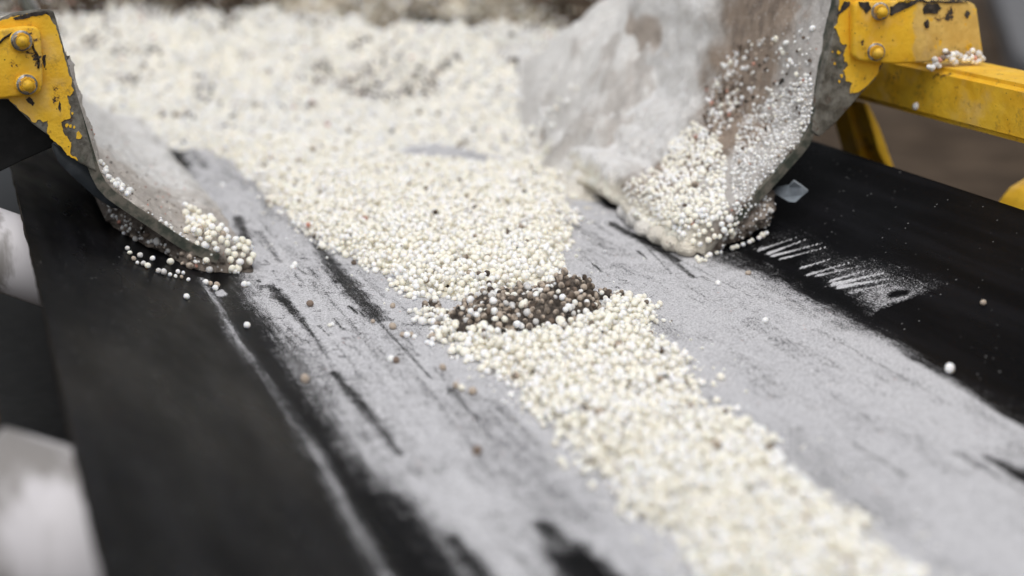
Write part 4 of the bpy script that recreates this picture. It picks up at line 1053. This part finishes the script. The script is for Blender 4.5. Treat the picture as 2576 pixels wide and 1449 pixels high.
# on the tip of the left crust
TIP = [(472, 540), (500, 548), (535, 575), (570, 605), (600, 632), (634, 655), (636, 672), (600, 670), (560, 662), (520, 648), (498, 632), (490, 600), (474, 566)]
pl = Pile(); n_ok = 0
for _ in range(1200):
    x, y = random.uniform(470, 640), random.uniform(538, 676)
    if not inpoly(np.array([x]), np.array([y]), TIP)[0]: continue
    p, nn_, k = cast(x, y)
    if k not in (0, 2): continue
    r_ = rad(.00235, .0003); g = pl.drop(p.x, p.y, r_, on_surface, 3, .8, .0085)
    if g:
        single(g, r_, pick((('cream', .66), ('white', .30), ('tan', .04))), 'plump granule in the small cream pile on the tip of the left crust', 'granules piled on the left crust tip'); n_ok += 1
    if n_ok >= 92: break
# on the tip of the right crust
TIP2 = [(1690, 545), (1740, 530), (1800, 535), (1850, 545), (1862, 580), (1850, 592), (1800, 600), (1760, 618), (1730, 600), (1690, 580)]
pl = Pile(); n_ok = 0
for _ in range(500):
    x, y = random.uniform(1690, 1862), random.uniform(530, 620)
    if not inpoly(np.array([x]), np.array([y]), TIP2)[0]: continue
    p, nn_, k = cast(x, y)
    if k not in (1, 3): continue
    r_ = rad(.0021, .00035); c = p + nn_ * r_ * .7
    if any((c.x - q[0]) ** 2 + (c.y - q[1]) ** 2 + (c.z - q[2]) ** 2 < ((r_ + q[3]) * .9) ** 2 for q in pl.items): continue
    pl.add(c.x, c.y, c.z, r_)
    single(c, r_, pick((('cream', .6), ('white', .36), ('grey', .04))), 'plump granule in the cluster sticking to the tip of the right crust', 'granules clustered on the right crust tip'); n_ok += 1
    if n_ok >= 62: break
# row under the right tip and along the left residue
for (x, y) in ((1757, 658), (1768, 661), (1780, 653), (1789, 651), (1806, 643), (1816, 641), (1818, 631), (1846, 633), (1856, 629), (1872, 622), (1888, 616), (1895, 612), (1912, 606), (1922, 601), (1931, 594), (1762, 665), (1777, 662)):
    p = at_belt(x, y); r_ = rad(.0019, .0003); single((p[0], p[1] + r_, bz(p[0], p[1]) + r_), r_, pick((('cream', .45), ('white', .5), ('tan', .05))), 'pale granule in the row on the belt below the right crust tip', 'granules in a row under the right tip')
for (x, y, c_) in ((345, 664, 'white'), (336, 655, 'tan'), (371, 674, 'cream'), (360, 668, 'grey'), (428, 665, 'cream'), (398, 686, 'grey'), (411, 690, 'grey'), (427, 694, 'white'), (441, 698, 'white'), (456, 700, 'tan'), (447, 688, 'white'), (460, 690, 'white'), (473, 707, 'white'), (326, 640, 'cream'), (352, 648, 'grey'), (517, 716, 'white'), (528, 718, 'tan'), (545, 722, 'tan'), (541, 730, 'white'), (613, 722, 'white'), (622, 720, 'white'), (320, 630, 'grey'), (383, 655, 'white'), (484, 666, 'white')):
    p = at_belt(x, y); r_ = rad(.00165, .0004); zz = bz(p[0], p[1])
    single((p[0], p[1] - .002, zz + r_), r_, c_, c_ + ' granule resting on the black belt along the foot of the left residue', c_ + ' granules along the left residue')
# lone granules on the dusty belt
for (x, y, r_, c_, lab) in (
        (470, 753, .0019, 'white', 'white granule alone on the black belt just below the left residue'),
        (742, 675, .0024, 'white', 'white granule on the grey dust right of the left crust tip'), (736, 678, .0016, 'white', 'small white granule touching a larger one right of the left tip'),
        (780, 772, .0024, 'brown', 'dark brown granule alone beside the upper dark scratch'), (988, 776, .0018, 'tan', 'small tan granule left of the clump beside a dark scratch'),
        (938, 814, .0015, 'tan', 'tiny tan granule at the lower end of the wide dark scratch'), (988, 829, .0023, 'tan', 'round tan granule alone left of the dark clump'),
        (836, 822, .0014, 'white', 'tiny white granule beside a dark skid mark on the dust'), (829, 824, .0014, 'cream', 'tiny cream granule beside a dark skid mark on the dust'),
        (1013, 848, .0017, 'tan', 'tan granule at the left end of the short line of four'), (1024, 851, .0021, 'white', 'largest white granule in the short line of four'), (1034, 848, .0018, 'tan', 'tan granule third in the short line of four'), (1043, 854, .0017, 'white', 'white granule at the right end of the short line of four'),
        (984, 912, .0022, 'white', 'white granule of the white and brown pair left of the near stream'), (997, 914, .0021, 'brown', 'brown granule of the white and brown pair left of the near stream'),
        (1075, 868, .0016, 'white', 'small white granule just off the near stream below the clump'), (1086, 873, .0018, 'white', 'white granule touching a smaller one off the near stream'),
        (1212, 937, .0026, 'cream', 'large cream granule alone at the left edge of near stream'), (1114, 932, .0020, 'tan', 'tan granule alone on the dust below the line of four'),
        (1147, 978, .0020, 'tan', 'left granule of the blurred tan trio by the near stream'), (1162, 984, .0021, 'cream', 'middle granule of the blurred tan trio by the near stream'), (1189, 993, .0022, 'tan', 'right granule of the blurred tan trio by the near stream'),
        (1285, 1003, .0022, 'white', 'white granule alone left of where the near stream bends'), (768, 964, .0026, 'tan', 'amber tan granule on the edge of the black belt stripe'),
        (1200, 1144, .0023, 'brown', 'brown blurred granule alone in the dusty foreground'), (622, 826, .0021, 'white', 'white granule alone on the black stripe along the belt crease'),
        (1806, 719, .0019, 'white', 'white granule alone on the dust in front of the right crust tip'), (1925, 813, .0019, 'white', 'white granule alone on open dust in the middle of the right side'),
        (2388, 939, .0030, 'white', 'white blurred granule at the dusty edge of the black right wing'), (2473, 768, .0018, 'tan', 'amber granule alone on the black right wing of the belt'),
        (1030, 751, .0022, 'cream', 'cream granule just outside the lower left tip of the far stream'), (1044, 749, .0023, 'white', 'white granule touching a cream one at the far stream tip'),
        (1660, 772, .0021, 'cream', 'cream granule furthest out at the top right of near stream'), (1634, 848, .0022, 'brown', 'brown granule at the right margin of near stream'),
        (560, 470, .0020, 'white', 'white blurred granule on the belt behind the left crust')):
    p = at_belt(x, y); single((p[0], p[1], bz(p[0], p[1]) + r_ * .93), r_, c_, lab, 'loose granules scattered on the belt')
p = at_belt(1882, 692); single((p[0], p[1], bz(p[0], p[1]) + .0015), .0019, 'tan', 'flat oval tan granule at the dust edge in front of the right tip', 'loose granules scattered on the belt', (1.25, .9, .8)).rotation_euler = (0, 0, .2)
# bright granules sitting on the dark clump
for (x, y, r_, c_) in ((1185, 757, .0027, 'white'), (1166, 750, .0022, 'white'), (1160, 757, .0024, 'cream'), (1238, 745, .0022, 'white'), (1242, 761, .0024, 'white'), (1318, 770, .0026, 'cream'), (1326, 787, .0027, 'grey'), (1240, 786, .0025, 'white'), (1188, 786, .0022, 'white'), (1200, 795, .0020, 'white'), (1433, 776, .0024, 'white'), (1408, 806, .0029, 'cream'), (1296, 817, .0023, 'white'), (1217, 818, .0023, 'cream'), (1267, 804, .0021, 'cream'), (1380, 816, .0019, 'white'), (1395, 823, .0022, 'white'), (1290, 775, .0017, 'grey'), (1475, 795, .0030, 'cream'), (1458, 752, .0020, 'tan'), (1350, 745, .0018, 'white'), (1475, 760, .0018, 'white'), (1265, 835, .0024, 'cream'), (1190, 828, .0026, 'cream')):
    q, nn_, k = cast(x, y); single(q + nn_ * r_ * .6, r_, c_, c_ + ' clean granule sitting on the dark soil clump', c_ + ' clean granules on the dark clump')
# on the right frame, where the gusset meets the rail
for (x, y, r_, c_) in ((2346, 170, .0022, 'white'), (2354, 161, .0023, 'grey'), (2365, 150, .0022, 'pink'), (2371, 146, .0024, 'brown'), (2352, 150, .0024, 'grey'), (2378, 128, .0020, 'white'), (2384, 134, .0022, 'brown'), (2385, 141, .0025, 'grey'), (2396, 138, .0026, 'white'), (2406, 136, .0026, 'grey'), (2415, 142, .0025, 'grey'), (2424, 150, .0023, 'white'), (2430, 143, .0021, 'white'), (2434, 150, .0022, 'white'), (2447, 127, .0020, 'white'), (2436, 136, .0022, 'tan'), (2450, 146, .0024, 'pink'), (2462, 136, .0028, 'grey'), (2466, 145, .0025, 'white'), (2447, 154, .0020, 'white'), (2455, 155, .0022, 'white'), (2462, 152, .0023, 'white'), (2337, 168, .0018, 'white'), (2344, 174, .0018, 'grey'), (2395, 148, .0030, 'white'), (2402, 157, .0028, 'grey'), (2442, 143, .0025, 'white'), (2472, 148, .0022, 'grey'), (2362, 166, .0019, 'white')):
    p = at_y(x, y, YR - 0.0148 - r_ * .4); single(p, r_, c_, c_ + ' granule caked in the corner where yellow gusset meets rail', c_ + ' granules on the yellow rail')
p = at_y(2322, 266, 0.995); single((q0[0] - .0005, p[1], p[2]), .0028, 'white', 'white granule stuck to the shaded side of yellow rail', 'granules stuck to the rail side')
# dark crumbs beside the clump
for (x, y, s, lab) in ((1520, 752, .0042, 'dark soil crumb with granules just right of the clump'), (1560, 750, .0030, 'small dark soil crumb farthest right of the clump'), (1085, 780, .0042, 'dark soil crumb at the left end of the clump')):
    p = at_belt(x, y); V, Fc = ico(3); V = V * (1 + 0.5 * fbm(V + x, 1.6, 3, 3))[:, None] * s * [1.3, 1, .8] + [p[0], p[1], bz(p[0], p[1]) + s * .55]
    o = link('soil_crumb', np_mesh('soil_crumb', V, Fc), M_SOIL); tag(o, lab, 'soil crumb', 'soil crumbs by the clump')
    nn_ = 9; dv = rng.normal(size=(nn_, 3)); dv[:, 2] = np.abs(dv[:, 2]); dv /= np.linalg.norm(dv, axis=1, keepdims=True)
    tag(granule_mass('stuck_granules', [granule_arrays(np.array([p[0], p[1], bz(p[0], p[1]) + s * .55]) + dv * s * [1.25, 1, .85], np.full(nn_, .0017), colors(nn_, (10, 10, 45, 30, 0, 5, 0)))], o), kind='stuff')

# ------------------------------------------------------------------ out-of-focus surroundings on the right
def at_z(px, py, z):
    r = ray(px, py); return EYE + r * ((z - H) / r[2])
k0, k1, k2, k3 = [Vector(at_z(x, y, -0.60)) for x, y in ((2490, -60), (2556, 130), (2640, 200), (2640, -60))]
kb = prism('concrete_kerb', [k0, k1, k2, k3], (0, 0, -0.2), M_CONC, None, 0.01)
tag(kb, 'pale grey concrete kerb far behind the right frame, out of focus', 'kerb')
print('granules', len(g1), len(g2), 'single', count, len(heap.data.vertices))
